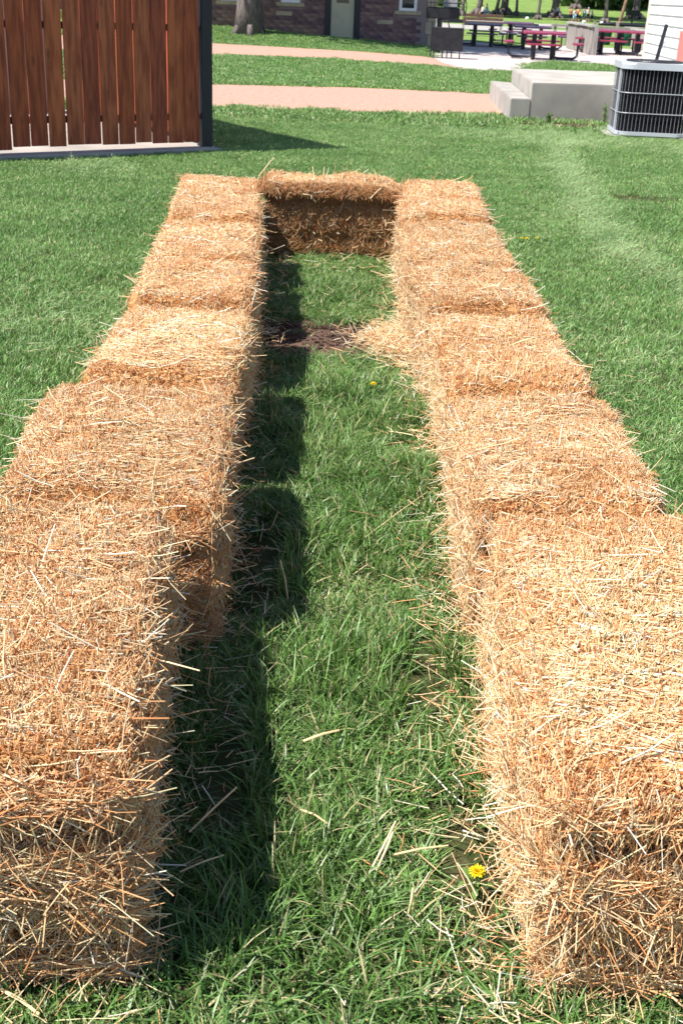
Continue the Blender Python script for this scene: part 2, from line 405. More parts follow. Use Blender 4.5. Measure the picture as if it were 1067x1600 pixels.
GRP = 'straw bales laid end to end in two rows on the grass'
def make_bale(seed, loc, rz, dims, dens, label, front=False, back=False, overhang=.020, wfac=1.0, endmix='v', bright=1.0):
    r = np.random.default_rng(seed)
    Lx, Ly, Lz = dims; Lx -= .03; Ly -= .028
    b = thing('straw_bale', label, 'straw bale', loc, rz, GRP)
    bright = bright * r.uniform(.90, 1.05)
    # core
    faces = []
    res = .022
    Vs, Qs, off = [], [], 0
    def facegrid(axis, sgn):
        nonlocal off
        dim = [Lx, Ly, Lz]
        a, c = [i for i in range(3) if i != axis]
        na, nc = int(dim[a] / res) + 1, int(dim[c] / res) + 1
        A, C = np.meshgrid(np.linspace(-.5, .5, na), np.linspace(-.5, .5, nc), indexing='ij')
        P = np.zeros((na * nc, 3)); P[:, a] = A.ravel() * dim[a]; P[:, c] = C.ravel() * dim[c]; P[:, axis] = sgn * dim[axis] / 2
        P[:, 2] += Lz / 2
        S, n = bale_surface(P, None, Lx, Ly, Lz, seed, overhang, .01)
        i = np.arange(na * nc).reshape(na, nc)
        q = np.stack([i[:-1, :-1], i[1:, :-1], i[1:, 1:], i[:-1, 1:]], -1).reshape(-1, 4)
        flip = (sgn > 0) ^ (axis == 1)
        if not flip: q = q[:, ::-1]
        Vs.append(S - n * .006); Qs.append(q + off); off += len(S)
    for ax in range(3):
        for sg in (-1, 1): facegrid(ax, sg)
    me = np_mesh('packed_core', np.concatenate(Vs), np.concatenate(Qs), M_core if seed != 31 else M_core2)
    link(bpy.data.objects.new('packed_core', me), b)
    # strands
    dim = np.array([Lx, Ly, Lz])
    area = {'top': Lx * Ly, 'in': Ly * Lz, 'out': Ly * Lz, 'front': Lx * Lz, 'back': Lx * Lz}
    endd = 1.15 if front else 1.3
    wts = {'top': 1.25, 'in': 1.0, 'out': .2, 'front': endd, 'back': (1.0 if back else .7)}
    parts = []
    for key, (ax, sg) in {'top': (2, 1), 'left': (0, -1), 'right': (0, 1), 'front': (1, -1), 'back': (1, 1)}.items():
        inner = 'right' if loc[0] < 0 else 'left'
        wk = wts['in'] if key == inner else (wts['out'] if key in ('left', 'right') else wts.get(key, 1))
        if key in ('left', 'right') and abs(rz) > .8: wk = .3       # the end bale's flanks touch the rows
        if key in ('front', 'back') and abs(rz) > .8: wk = .5
        if abs(rz) > .8 and key == ('left' if rz > 0 else 'right'): wk = 1.25
        if abs(rz) > .8 and key == ('right' if rz > 0 else 'left'): wk = .45
        A = area['top'] if key == 'top' else (Ly * Lz if ax == 0 else Lx * Lz)
        n = int(dens * A * wk)
        P = (r.random((n, 3)) - .5) * dim; P[:, ax] = sg * dim[ax] / 2; P[:, 2] += Lz / 2
        if (key == 'front' and not front) or key == 'back':      # ends that butt against a neighbour only show their top
            if seed not in (12, 22): P = P[P[:, 2] > Lz * .6]; n = len(P)
        S, N = bale_surface(P, None, Lx, Ly, Lz, seed, overhang, .01)
        ran = r.normal(size=(n, 3))
        wd = r.uniform(.0007, .0017, n) * wfac
        if key == 'top':
            stub = r.random(n) < (.62 + .4 * vnoise(S, 5, seed + 9))
            edge = (S[:, 1] < -Ly * .5 + .062 + .035 * vnoise(S, 8, seed + 5) + .02) | (S[:, 1] > Ly * .5 - .03)
            D = np.zeros((n, 3)); D[:, 0] = r.choice([-1, 1], n); D += ran * [.25, .42, .16]
            D = D - N * (D * N).sum(1, keepdims=True) * .75 + N * .04
            Ds = N * 1.0 + ran * .55
            Ds[edge, 1] += np.where(S[edge, 1] < 0, -.55, .05)
            D[:, 1] *= np.where(np.abs(S[:, 1]) > Ly * .42, .2, 1.0)
            D = np.where((stub | (edge & (r.random(n) < .6)))[:, None], Ds, D)
            st = stub | edge
            ln = np.where(st, r.uniform(.008, .022, n), r.gamma(2.6, .0125, n) + .010)
            C = np.where(st[:, None], pal(n, [.22, .32, .28, .12, .06], r), pal(n, [.36, .28, .14, .05, .17], r))
            nearedge = S[:, 1] < -Ly * .3
            C = np.where((edge & nearedge)[:, None], pal(n, [.16, .30, .34, .16, .04], r), C)
            wd = np.where(st, wd * 1.15, wd)
        elif ax == 0:
            D = ran * [.3, .75, 1.0] ; D = D - N * (D * N).sum(1, keepdims=True) * .85 + N * r.gamma(1.0, .12, n)[:, None]
            ln = r.gamma(3.0, .013, n) + .012
            C = pal(n, [.34, .3, .18, .06, .12], r)
        else:
            k = (1.0, .35, .95) if endmix == 'v' else (1.2, .35, .7)
            D = ran * k
            if endmix == 'v': D[:, 2] *= 1.5
            D = D - N * (D * N).sum(1, keepdims=True) * .88 + N * r.gamma(1.0, .10, n)[:, None]
            ln = r.gamma(3.4, .017, n) + .015
            C = pal(n, [.28, .3, .26, .1, .06], r)
        # the lip round the top: strands point outwards and down over the edge
        lip = (S[:, 2] > Lz * .80) & (np.abs(N[:, 2]) < .8)
        if key != 'top':
            D[lip] += N[lip] * .12 * r.random((int(lip.sum()), 1)); ln[lip] *= .7
            C[lip] = pal(int(lip.sum()), [.22, .3, .3, .14, .04], r)
        if (key == 'front' and not front) or key == 'back': ln = ln * .55
        D /= np.linalg.norm(D, axis=1, keepdims=True) + 1e-9
        P0 = S - N * r.uniform(.0, .010, n)[:, None] - D * (ln * .4)[:, None] * (1 - np.abs((D * N).sum(1)))[:, None]
        # never start below the ground
        lowz = P0[:, 2] + D[:, 2] * ln
        D[:, 2] = np.where(lowz < .004, np.abs(D[:, 2]), D[:, 2])
        P0[:, 2] = np.maximum(P0[:, 2], .004)
        if key == 'front' and not front: C = pal(n, [.16, .3, .34, .16, .04], r)
        if seed == 31 and key != 'top': C = C * [.60, .47, .37]      # browner sides on the cross bale: shade under its lip painted into the straw
        cl = vnoise(S, 11, seed + 21) + 1.1 * vnoise(S, 3.5, seed + 22)
        C = np.clip(C * (1 + .10 * cl[:, None] * [.7, 1.0, 1.35]) * bright, .02, .95)
        lng = ln > .07
        parts.append(strand_mesh('s', P0[~lng], D[~lng], ln[~lng], wd[~lng], C[~lng], r))
        if lng.any(): parts.append(strand_mesh('s', P0[lng], D[lng], ln[lng], wd[lng], C[lng], r, bend=.16))
        # long stalks sticking well out
        m_ = int(n * .0065) + 6
        ii = r.integers(0, n, m_)
        D2 = N[ii] * r.uniform(.15, 1.0, m_)[:, None] + r.normal(size=(m_, 3)) * .7
        if key == 'top': D2[:, 2] = np.abs(D2[:, 2]) * .3; D2[:, 0] *= 1.5
        D2 /= np.linalg.norm(D2, axis=1, keepdims=True)
        l2 = r.uniform(.04, .12, m_)
        P2 = S[ii] - D2 * (l2 * .3)[:, None] + N[ii] * .004
        ok = (np.abs(P2[:, 1] + D2[:, 1] * l2) < Ly / 2 + (.5 if front or seed == 31 else .0)) & (P2[:, 2] > .01) & (P2[:, 2] + D2[:, 2] * l2 > .01)
        parts.append(strand_mesh('s', P2[ok], D2[ok], l2[ok], r.uniform(.0011, .0023, m_)[ok] * wfac, pal(m_, [.45, .2, .08, .02, .25], r)[ok], r, bend=.18))
    o = join_strands('straw_stalks', parts, b); o['kind'] = 'stuff'
    return b

near, mid, far = 34000, 24000, 17000
BALES = [
 # seed, x, y, rz deg, (w, l, h), density, label, front
 (11, -.59, 1.925, 6.5, (.50, 1.03, .43), 38000, 'nearest bale of the left row, its crumbly end facing the camera at the lower left', True, 'h'),
 (12, -.585, 2.965, 5.0, (.545, .95, .405), 29500, 'second bale of the left row, just behind the nearest one at the left edge', False, 'h'),
 (13, -.60, 3.93, 1.0, (.49, .87, .405), 23000, 'third bale of the left row, with long stalks poking off its inner edge', False, 'h'),
 (14, -.63, 4.78, 3.0, (.47, .73, .425), 24000, 'fourth bale of the left row, level with the bare soil between the rows', False, 'h'),
 (15, -.69, 5.64, 2.0, (.48, .89, .41), 20000, 'fifth bale of the left row, just beyond the bare soil patch', False, 'h'),
 (16, -.755, 6.50, 4.0, (.49, .75, .425), 18000, 'sixth bale of the left row, second from the cross bale', False, 'h'),
 (17, -.83, 7.34, 4.0, (.50, .80, .40), 17000, 'last bale of the left row, touching the left end of the cross bale', False, 'h'),
 (21, .585, 1.98, -1.0, (.50, 1.08, .43), 38000, 'nearest bale of the right row, shaggy end towards the camera beside the yellow dandelion', True, 'v'),
 (22, .56, 3.02, -1.0, (.49, .89, .405), 29500, 'second bale of the right row, behind the nearest one at the right edge', False, 'v'),
 (23, .55, 3.97, 1.0, (.46, .91, .40), 23000, 'third bale of the right row, with orange cut ends along its near edge', False, 'v'),
 (24, .53, 4.88, 1.5, (.48, .81, .42), 22000, 'fourth bale of the right row, next to the loose straw heap', False, 'v'),
 (25, .505, 5.87, 1.0, (.50, 1.06, .40), 19000, 'fifth bale of the right row, just beyond the straw heap', False, 'v'),
 (26, .50, 6.79, 0.0, (.49, .69, .42), 17000, 'sixth bale of the right row, second from the cross bale', False, 'v'),
 (27, .535, 7.54, -1.5, (.49, .72, .41), 17000, 'last bale of the right row, touching the right end of the cross bale', False, 'v'),
]
for sd, x, y, rz, dm, dn, lab, fr, em in BALES:
    make_bale(sd, (x, y, 0), R_(rz), dm, dn, lab, front=fr, endmix=em, wfac=1.0 + .10 * max(0, y - 3))
# cross bale: laid across the far end, its long side faces the camera
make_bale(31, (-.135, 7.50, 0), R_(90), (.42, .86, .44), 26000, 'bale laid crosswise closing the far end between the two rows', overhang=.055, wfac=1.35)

# ------------------------------------------------------------------ loose straw on the ground
r = np.random.default_rng(5)
def litter(name, centres, label, cat='loose straw', zbase=.03):
    parts = []
    for (cx, cy, sx, sy, n, zt) in centres:
        P = np.stack([r.normal(cx, sx, n), r.normal(cy, sy, n), r.random(n) * zt + zbase * r.random(n)], 1)
        D = r.normal(size=(n, 3)) * [1, 1, .22]; D /= np.linalg.norm(D, axis=1, keepdims=True)
        ln = r.gamma(2.6, .014, n) + .012
        P[:, 2] = np.maximum(P[:, 2], .01); D[:, 2] = np.where(P[:, 2] + D[:, 2] * ln < .008, np.abs(D[:, 2]), D[:, 2])
        parts.append(strand_mesh('s', P, D, ln, r.uniform(.0008, .0017, n) * (1 + .06 * cy), pal(n, [.45, .28, .1, .03, .14], r), r, bend=.15))
    o = join_strands(name, parts, None); tag(o, label, cat, None, 'stuff'); return o
litter('straw_heap', [(.235, 5.32, .065, .15, 2300, .045), (.14, 5.42, .08, .12, 350, .01)], 'loose heap of pale straw spilled over the bare soil at the foot of the right row')
spill = []
for k in range(46):
    yy = 1.45 + k * .135
    spill.append((.285 - .02 * (yy > 4), yy, .028, .07, 28, .03))
    spill.append((.21, yy, .05, .07, 9 if yy < 3.4 else 4, .02))
    spill.append((-.29 - .03 * max(0, yy - 3.2), yy, .03, .07, 16, .02))
spill += [(-.05, y, .16, .5, 10, .03) for y in (1.7, 2.4, 3.2, 4.2, 5.0, 6.6, 6.9)] + [(-.1, 7.0, .2, .12, 60, .03), (.24, 1.52, .08, .08, 60, .02), (.34, 1.40, .1, .03, 50, .02), (-.5, 1.36, .16, .03, 60, .02), (-.22, 2.6, .05, .4, 50, .01)]
spill += [(1.0, 4.6, .25, .6, 30, .03), (-1.0, 4.2, .12, 1.0, 40, .03), (.95, 3.6, .1, 1.5, 60, .03)]
litter('straw_litter', spill, 'thin scatter of fallen straw along the feet of both rows')
# crumbs of earth on the bare patch
cb = bmesh.new()
for k in range(520):
    q = Vector((random.gauss(-.12, .22), random.gauss(5.45, .14), .008)); q_ = random.uniform(.003, .013)
    g8 = bmesh.ops.create_cube(cb, size=1.5 * q_)
    for v in g8['verts']: v.co = v.co * random.uniform(.7, 1.2) + q
me = bpy.data.meshes.new('soil_crumbs'); cb.to_mesh(me); cb.free(); me.materials.append(M_soil)
o = link(bpy.data.objects.new('soil_crumbs', me)); tag(o, 'crumbs of dark earth on the bare patch between the rows', 'soil', None, 'stuff')
# single stalks one can pick out
def stalk(px, py, px2, py2, label, z0=.05, z1=.06, w_=.0022):
    a = G(px, py, z0); b = G(px2, py2, z1)
    mbk = (a + b) / 2 + Vector((.002, 0, .004))
    o = MB().tube([a, mbk, b], [w_, w_, w_ * .8], 6).build('straw_stalk', M_stalk)
    tag(o, label, 'straw stalk', 'single straw stalks lying in the grass')
M_stalk = mat('dry_stalk', (.78, .58, .32), rough=.4, spec=.5, var=.15, scale=30)
stalk(576, 1366, 618, 1283, 'long pale stalk leaning steeply in the grass left of the dandelion', .04, .10)
stalk(588, 1360, 614, 1300, 'shorter stalk crossing beside the long leaning one', .04, .09)
stalk(474, 1158, 530, 1141, 'thick pale stalk lying flat in the middle of the corridor', .06, .065, .0028)
stalk(470, 1265, 512, 1287, 'whitish stalk sloping down right in the centre of the grass', .06, .06, .002)
stalk(296, 1300, 370, 1230, 'long tan stalk in the shade beside the nearest left bale', .05, .09)
stalk(282, 1362, 350, 1336, 'thin dull stalk low in the shade of the nearest left bale', .05, .07, .0018)
stalk(612, 1336, 700, 1321, 'thin stalk reaching sideways towards the right row', .05, .06, .0018)
stalk(636, 1430, 645, 1387, 'short upright stub of straw in front of the dandelion', .03, .07, .0026)
stalk(438, 875, 450, 935, 'dry stalk standing at the edge of the left row shadow', .12, .03, .002)
stalk(570, 840, 668, 768, 'faint thin stalk in the mid corridor grass', .05, .06, .0014)
stalk(0, 1545, 62, 1585, 'stalk lying at the lower left corner below the left bale', .03, .03, .003)
stalk(404, 268 + 8, 428, 246, 'single curved stalk standing up from the cross bale', .42, .52, .003)

# ------------------------------------------------------------------ grass: clumps of blades, placed as points, instanced
def blade_clump(seed, nb, rad, hmin, hmax, wmin, wmax, lean, tips=.12, pal_=0):
    r = np.random.default_rng(seed)
    Vs, Qs, Cs = [], [], []
    a = r.random(nb) * 6.283; rr = rad * np.sqrt(r.random(nb))
    B = np.stack([rr * np.cos(a), rr * np.sin(a), np.zeros(nb)], 1)
    h = r.uniform(hmin, hmax, nb); wd = r.uniform(wmin, wmax, nb)
    da = r.random(nb) * 6.283; ln = np.abs(r.normal(lean, lean * .6, nb))
    Dr = np.stack([np.cos(da), np.sin(da), np.zeros(nb)], 1)
    sa = da + 1.5708 + r.normal(0, .6, nb); Sd = np.stack([np.cos(sa), np.sin(sa), np.zeros(nb)], 1)
    rings = []
    for t, wf in ((0, .8), (.4, 1.0), (.75, .75), (1.0, .08)):
        c = B + Dr * (h * ln * t ** 1.8)[:, None]; c[:, 2] += h * (t - .28 * ln * t * t)
        rings += [c - Sd * (wd * wf / 2)[:, None], c + Sd * (wd * wf / 2)[:, None]]
    V = np.stack(rings, 1); base = (np.arange(nb) * 8)[:, None]
    Q = np.stack([base + np.array([[2 * k, 2 * k + 1, 2 * k + 3, 2 * k + 2]]) for k in range(3)], 1).reshape(-1, 4)
    G0 = np.array([(.120, .238, .056), (.165, .305, .085), (.075, .158, .038), (.24, .345, .165), (.40, .36, .20)])
    c = G0[r.choice(5, nb, p=np.array([.33, .30, .2, .12, tips * .5]) / (.95 + tips * .5))] * (1 + r.normal(0, .14, (nb, 1)))
    if pal_: c = c * .7 + np.array([.30, .38, .22]) * .3
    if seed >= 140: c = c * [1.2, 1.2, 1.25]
    C = np.repeat(np.clip(c, .01, .6), 8, axis=0)
    return np_mesh('grass_clump', V.reshape(-1, 3), Q, M_blade, C)
def clump_collection(name, specs):
    c = bpy.data.collections.new(name)
    for i, s in enumerate(specs): c.objects.link(bpy.data.objects.new('grass_clump', blade_clump(*s)))
    return c
C_long = clump_collection('long_clumps', [(100 + i, 24, .03 + .004 * (i % 3), .045, .09 + .012 * (i % 3), .0016 + .0005 * (i % 3), .0038 + .0012 * (i % 3), .45 + .12 * (i % 3), .15) for i in range(6)] + [(120, 34, .05, .025, .055, .0022, .005, 1.0, .6), (121, 22, .03, .07, .13, .002, .0042, .4, .1)])
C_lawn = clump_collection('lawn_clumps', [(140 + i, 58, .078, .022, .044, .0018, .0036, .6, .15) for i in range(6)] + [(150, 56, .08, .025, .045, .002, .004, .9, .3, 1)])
C_far = clump_collection('far_clumps', [(160 + i, 70, .20, .035, .065, .006, .012, .6, .15) for i in range(5)])

def gn_scatter(name, pts, rot, scl, coll, label, pick=None):
    me = bpy.data.meshes.new(name); me.vertices.add(len(pts)); me.vertices.foreach_set('co', np.asarray(pts, np.float32).ravel())
    for nm, dat in (('rot', rot), ('scl', scl)):
        a = me.attributes.new(nm, 'FLOAT_VECTOR', 'POINT'); a.data.foreach_set('vector', np.asarray(dat, np.float32).ravel())
    a = me.attributes.new('pick', 'INT', 'POINT'); a.data.foreach_set('value', (pick if pick is not None else rng.integers(0, len(coll.objects), len(pts))).astype(np.int32))
    me.update()
    o = link(bpy.data.objects.new(name, me)); tag(o, label, 'grass', None, 'stuff')
    ng = bpy.data.node_groups.new(name, 'GeometryNodeTree')
    ng.interface.new_socket('Geometry', in_out='INPUT', socket_type='NodeSocketGeometry')
    ng.interface.new_socket('Geometry', in_out='OUTPUT', socket_type='NodeSocketGeometry')
    N, L = ng.nodes, ng.links
    gi, go = N.new('NodeGroupInput'), N.new('NodeGroupOutput')
    ip = N.new('GeometryNodeInstanceOnPoints'); ci = N.new('GeometryNodeCollectionInfo')
    ci.inputs['Collection'].default_value = coll; ci.inputs['Separate Children'].default_value = True; ci.inputs['Reset Children'].default_value = True
    ip.inputs['Pick Instance'].default_value = True
    def na(nm, ty):
        n = N.new('GeometryNodeInputNamedAttribute'); n.data_type = ty; n.inputs[0].default_value = nm
        return n.outputs[0]
    L.new(gi.outputs[0], ip.inputs['Points']); L.new(ci.outputs[0], ip.inputs['Instance'])
    L.new(na('rot', 'FLOAT_VECTOR'), ip.inputs['Rotation']); L.new(na('scl', 'FLOAT_VECTOR'), ip.inputs['Scale'])
    L.new(na('pick', 'INT'), ip.inputs['Instance Index'])
    L.new(ip.outputs[0], go.inputs[0])
    md = o.modifiers.new('scatter', 'NODES'); md.node_group = ng
    return o
def inside_poly(P, poly):
    x, y = P[:, 0], P[:, 1]; c = np.zeros(len(P), bool); n = len(poly)
    for i in range(n):
        x0, y0 = poly[i]; x1, y1 = poly[i - 1]
        c ^= ((y0 > y) != (y1 > y)) & (x < (x1 - x0) * (y - y0) / ((y1 - y0) + 1e-12) + x0)
    return c
FOOT = [(x, y, R_(rz), dm[0] / 2, dm[1] / 2) for sd, x, y, rz, dm, *_ in BALES] + [(-.135, 7.52, 0, .43, .2)]
def keep_off(P, margin=.0):
    k = np.ones(len(P), bool)
    for x, y, a, hx, hy in FOOT:
        dx, dy = P[:, 0] - x, P[:, 1] - y
        u = dx * math.cos(a) + dy * math.sin(a); v = -dx * math.sin(a) + dy * math.cos(a)
        k &= ~((np.abs(u) < hx + margin) & (np.abs(v) < hy + margin))
    J = P + np.stack([.22 * vnoise(P, 1.9, 61), .2 * vnoise(P, 2.3, 62), 0 * P[:, 0]], 1) + rng.normal(0, .05, P.shape)
    for poly in (near_path, far_path, plaza): k &= ~inside_poly(J, poly)
    for cx, cy, rx, ry in SOIL_SPOTS:
        q = ((P[:, 0] - cx) / rx) ** 2 + ((P[:, 1] - cy) / ry) ** 2
        k &= (q > 1) | (rng.random(len(P)) < .03 + .3 * q * q)
    return k
def in_view(P, pad=.5):
    hw = .335 * P[:, 1] + pad
    return np.abs(P[:, 0]) < hw
def scatter_pts(x0, x1, y0, y1, dens, pad=.5, margin=0.0):
    n = int((x1 - x0) * (y1 - y0) * dens)
    P = np.stack([rng.uniform(x0, x1, n), rng.uniform(y0, y1, n), np.zeros(n)], 1)
    return P[in_view(P, pad) & keep_off(P, margin)]
SLAB = [(-7.5, 7.9), (-1.25, 12.15), (-3.3, 15.6), (-9.5, 11.4)]
PLAT = [(1.8, 16.7), (5.4, 17.2), (5.4, 21.6), (2.2, 21.6)]
# corridor and the strip in front: long unmown grass
P = scatter_pts(-1.3, 1.3, 1.15, 7.4, 1050, .35, -.01)
cor = (P[:, 0] > -.62) & (P[:, 0] < .40)
P = P[cor | (P[:, 1] < 1.55)]
hh = .55 + .6 * vnoise(P, 3.2, 4) + .25 * vnoise(P, 9, 5)
hh = hh * (1 - .6 * np.exp(-((P[:, 1] - 5.05) / .18) ** 2))
hh = hh * (1 - .45 * smooth(4.6, 5.2, P[:, 1])) * (1 - .5 * smooth(6.5, 7.1, P[:, 1]))
hh = np.clip(hh, .15, 1.35)
fade = 1 - .25 * smooth(1.6, 1.2, P[:, 1])
S = np.stack([np.ones(len(P)) * .95, np.ones(len(P)) * .95, hh * fade + .12], 1)
Rt = np.stack([rng.normal(0, .16, len(P)), rng.normal(0, .16, len(P)), rng.random(len(P)) * 6.283], 1)
pk = rng.integers(0, 6, len(P)); lowp = vnoise(P, 2.6, 44) + .9 * smooth(1.75, 1.35, P[:, 1]) + .2 * rng.normal(size=len(P))
pk[lowp > .45] = 6; pk[rng.random(len(P)) < .06] = 7; S[lowp > .45, 2] = .75
gn_scatter('corridor_grass', P, Rt, S, C_long, 'long unmown green grass growing between the two rows of bales', pk)
# mown lawn either side and beyond
P = scatter_pts(-6.8, 6.8, .6, 15.5, 470, 2.0)
out = ~((P[:, 0] > -.60) & (P[:, 0] < .42) & (P[:, 1] < 7.35)) & ~inside_poly(P, SLAB) & ~inside_poly(P, PLAT)
P = P[out & ~((P[:, 1] > 1.1) & (P[:, 1] < 1.5) & (np.abs(P[:, 0]) < .9))]
mow = vnoise(P * [1, .35, 1], 1.1, 8)
S = np.stack([np.ones(len(P))] * 2 + [np.clip(.9 + .35 * mow + .2 * vnoise(P, 6, 9), .4, 1.5)], 1)
Rt = np.stack([rng.normal(0, .14, len(P)), rng.normal(0, .14, len(P)), rng.random(len(P)) * 6.283], 1)
tr = [G(868, 215), G(900, 300), G(960, 385), G(1067, 460), G(1250, 540)]
def dist_line(P, tr):
    d = np.full(len(P), 9.0)
    for a, b in zip(tr[:-1], tr[1:]):
        a2, b2 = np.array(a[:2]), np.array(b[:2]); ab = b2 - a2
        t = np.clip(((P[:, :2] - a2) @ ab) / (ab @ ab), 0, 1)
        d = np.minimum(d, np.linalg.norm(P[:, :2] - a2 - t[:, None] * ab, axis=1))
    return d
dd1 = dist_line(P, tr) + .12 * vnoise(P, 1.7, 31); dd2 = dist_line(P, [G(780, 215), G(1000, 232), G(1067, 245)]) + .3 * vnoise(P, 1.1, 33)
streak = (rng.random(len(P)) < .85 * np.exp(-(dd1 / .16) ** 2)) | (rng.random(len(P)) < .45 * np.exp(-(dd2 / .45) ** 2)) | (rng.random(len(P)) < .35 * smooth(.35, .8, vnoise(P * [1, .5, 1], .8, 35)))
Rt[streak, 0] = rng.normal(.75, .15, streak.sum()); Rt[streak, 2] = rng.normal(.2, .5, streak.sum())
pk = rng.integers(0, 6, len(P)); pk[streak] = 6
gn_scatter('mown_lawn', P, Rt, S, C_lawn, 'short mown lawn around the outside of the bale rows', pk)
P = scatter_pts(-15, 15, 15.5, 40, 60, 3)
P = P[~inside_poly(P, SLAB) & ~inside_poly(P, PLAT)]
P[:, 2] = [gz(q[0], q[1]) for q in P]
S = np.ones((len(P), 3)); S[:, 2] = np.clip(.9 + .3 * vnoise(P, 1.5, 8), .4, 1.5)
Rt = np.stack([rng.normal(0, .12, len(P)), rng.normal(0, .12, len(P)), rng.random(len(P)) * 6.283], 1)
gn_scatter('back_lawn', P, Rt, S, C_far, 'lawn strips between and beyond the two gravel paths')

# ------------------------------------------------------------------ dandelions
def dandelion(px, py, z, rad, label, group=None):
    p = G(px, py, z)
    t = thing('dandelion', label, 'dandelion', (p.x, p.y, 0), random.random() * 6, group or 'yellow dandelions in the grass')
    MB().tube([(0, 0, 0), (.004, .002, z * .6), (0, 0, z)], .0016, 6).build('stem', M_stem, t)
    bm = bmesh.new(); rr = np.random.default_rng(int(px))
    for ring, (n, el, rl) in enumerate(((26, .12, 1.0), (24, .5, .92), (18, .9, .75), (12, 1.25, .5))):
        for k in range(n):
            a = 2 * math.pi * (k + ring * .4) / n + rr.normal(0, .06); e = el + rr.normal(0, .08); q = rad * rl * rr.uniform(.85, 1.08)
            d = Vector((math.cos(a) * math.cos(e), math.sin(a) * math.cos(e), math.sin(e))); s_ = Vector((-math.sin(a), math.cos(a), 0)) * rad * .085
            b0 = Vector((0, 0, z)); m_ = b0 + d * q * .6; t_ = b0 + d * q + Vector((0, 0, -.06 * rad))
            vs = [bm.verts.new(v) for v in (b0, m_ - s_, t_ - s_ * .7, t_ + s_ * .7, m_ + s_)]
            bm.faces.new(vs)
    me = bpy.data.meshes.new('flower_head'); bm.to_mesh(me); bm.free(); me.materials.append(M_yellow)
    link(bpy.data.objects.new('flower_head', me), t)
    if rad > .012:
        for k in range(5):
            a = k * 1.3 + .4; L_ = rad * rr.uniform(2.2, 3.2)
            bm = bmesh.new(); d = Vector((math.cos(a), math.sin(a), 0)); s_ = Vector((-math.sin(a), math.cos(a), 0))
            L1, R1 = [], []
            for i in range(8):
                u = i / 7; wv = L_ * .16 * math.sin(math.pi * min(1, u * .9 + .08)) * (1 if i % 2 else .55)
                c = d * L_ * u + Vector((0, 0, .012 + .03 * math.sin(u * 2.6)))
                L1.append(bm.verts.new(c - s_ * wv)); R1.append(bm.verts.new(c + s_ * wv))
            for i in range(7): bm.faces.new((L1[i], R1[i], R1[i + 1], L1[i + 1]))
            me = bpy.data.meshes.new('leaf'); bm.to_mesh(me); bm.free(); me.materials.append(M_stem)
            link(bpy.data.objects.new('leaf', me), t)
dandelion(745, 1362, .06, .0165, 'large open yellow dandelion at the foot of the nearest right bale')
dandelion(583, 600, .07, .014, 'small yellow dandelion in the middle of the corridor grass')
dandelion(814, 372, .05, .014, 'leftmost of three tiny dandelions on the lawn right of the rows')
dandelion(823, 373, .05, .016, 'middle of three tiny dandelions on the lawn right of the rows')
dandelion(839, 372, .05, .014, 'rightmost of three tiny dandelions on the lawn right of the rows')
#PART2
# ------------------------------------------------------------------ wooden enclosure at the left
def part_box(name, mtl, parent, x0, x1, y0, y1, z0, z1, bev=0.0):
    return MB().box(x0, x1, y0, y1, z0, z1, bev).build(name, mtl, parent)
FB = G(313, 238); FA = G(0, 250)
fu = (FB - FA); fu.z = 0; fu.normalize()
f_ang = math.atan2(fu.y, fu.x)
ENC_H = 2.2
enc = thing('wooden_enclosure', 'tall enclosure of dark red-brown stained vertical boards with a black steel corner post', 'fence', (FB.x, FB.y, 0), f_ang)
NP = 26; PW = .172
rr = np.random.default_rng(3)
pm = []
for v in range(5):
    pm.append(MB().box(-PW / 2 + .007, PW / 2 - .007, -.012, .012, .10, ENC_H, .003).mesh('board', M_plank[v]))
for k in range(NP):
    o = link(bpy.data.objects.new('board', pm[int(rr.integers(0, 5))]), enc)
    o.location = (-(k + .5) * PW + rr.normal(0, .0015), rr.normal(0, .003), rr.normal(0, .008)); o.rotation_euler = (0, rr.normal(0, .0022), rr.choice([0, math.pi]))
for z in (.30, 1.1, 1.95):
    part_box('rail', M_black, enc, -NP * PW, 0, .018, .058, z, z + .06)
part_box('corner_post', M_black, enc, .012, .125, -.03, .083, .0, ENC_H + .05, .004)
part_box('post_foot', M_concD, enc, -.02, .2, -.09, .15, .0, .035, .004)
# the side running back from the corner post, the inner wall
sd = pm
for k in range(20):
    o = link(bpy.data.objects.new('board', pm[(k * 5) % 4]), enc)
    o.location = (.07, .10 + (k + .5) * PW, 0); o.rotation_euler = (0, 0, math.pi / 2)
part_box('back_wall', M_greyw, enc, -NP * PW, -.05, 3.45, 3.5, .02, ENC_H)
slab_bits = MB().box(-7.2, .10, -.16, 4.0, -.1, .05, .008)
o = slab_bits.build('enclosure_slab', M_conc); o.location = (FB.x, FB.y, 0); o.rotation_euler = (0, 0, f_ang); o['kind'] = 'structure'

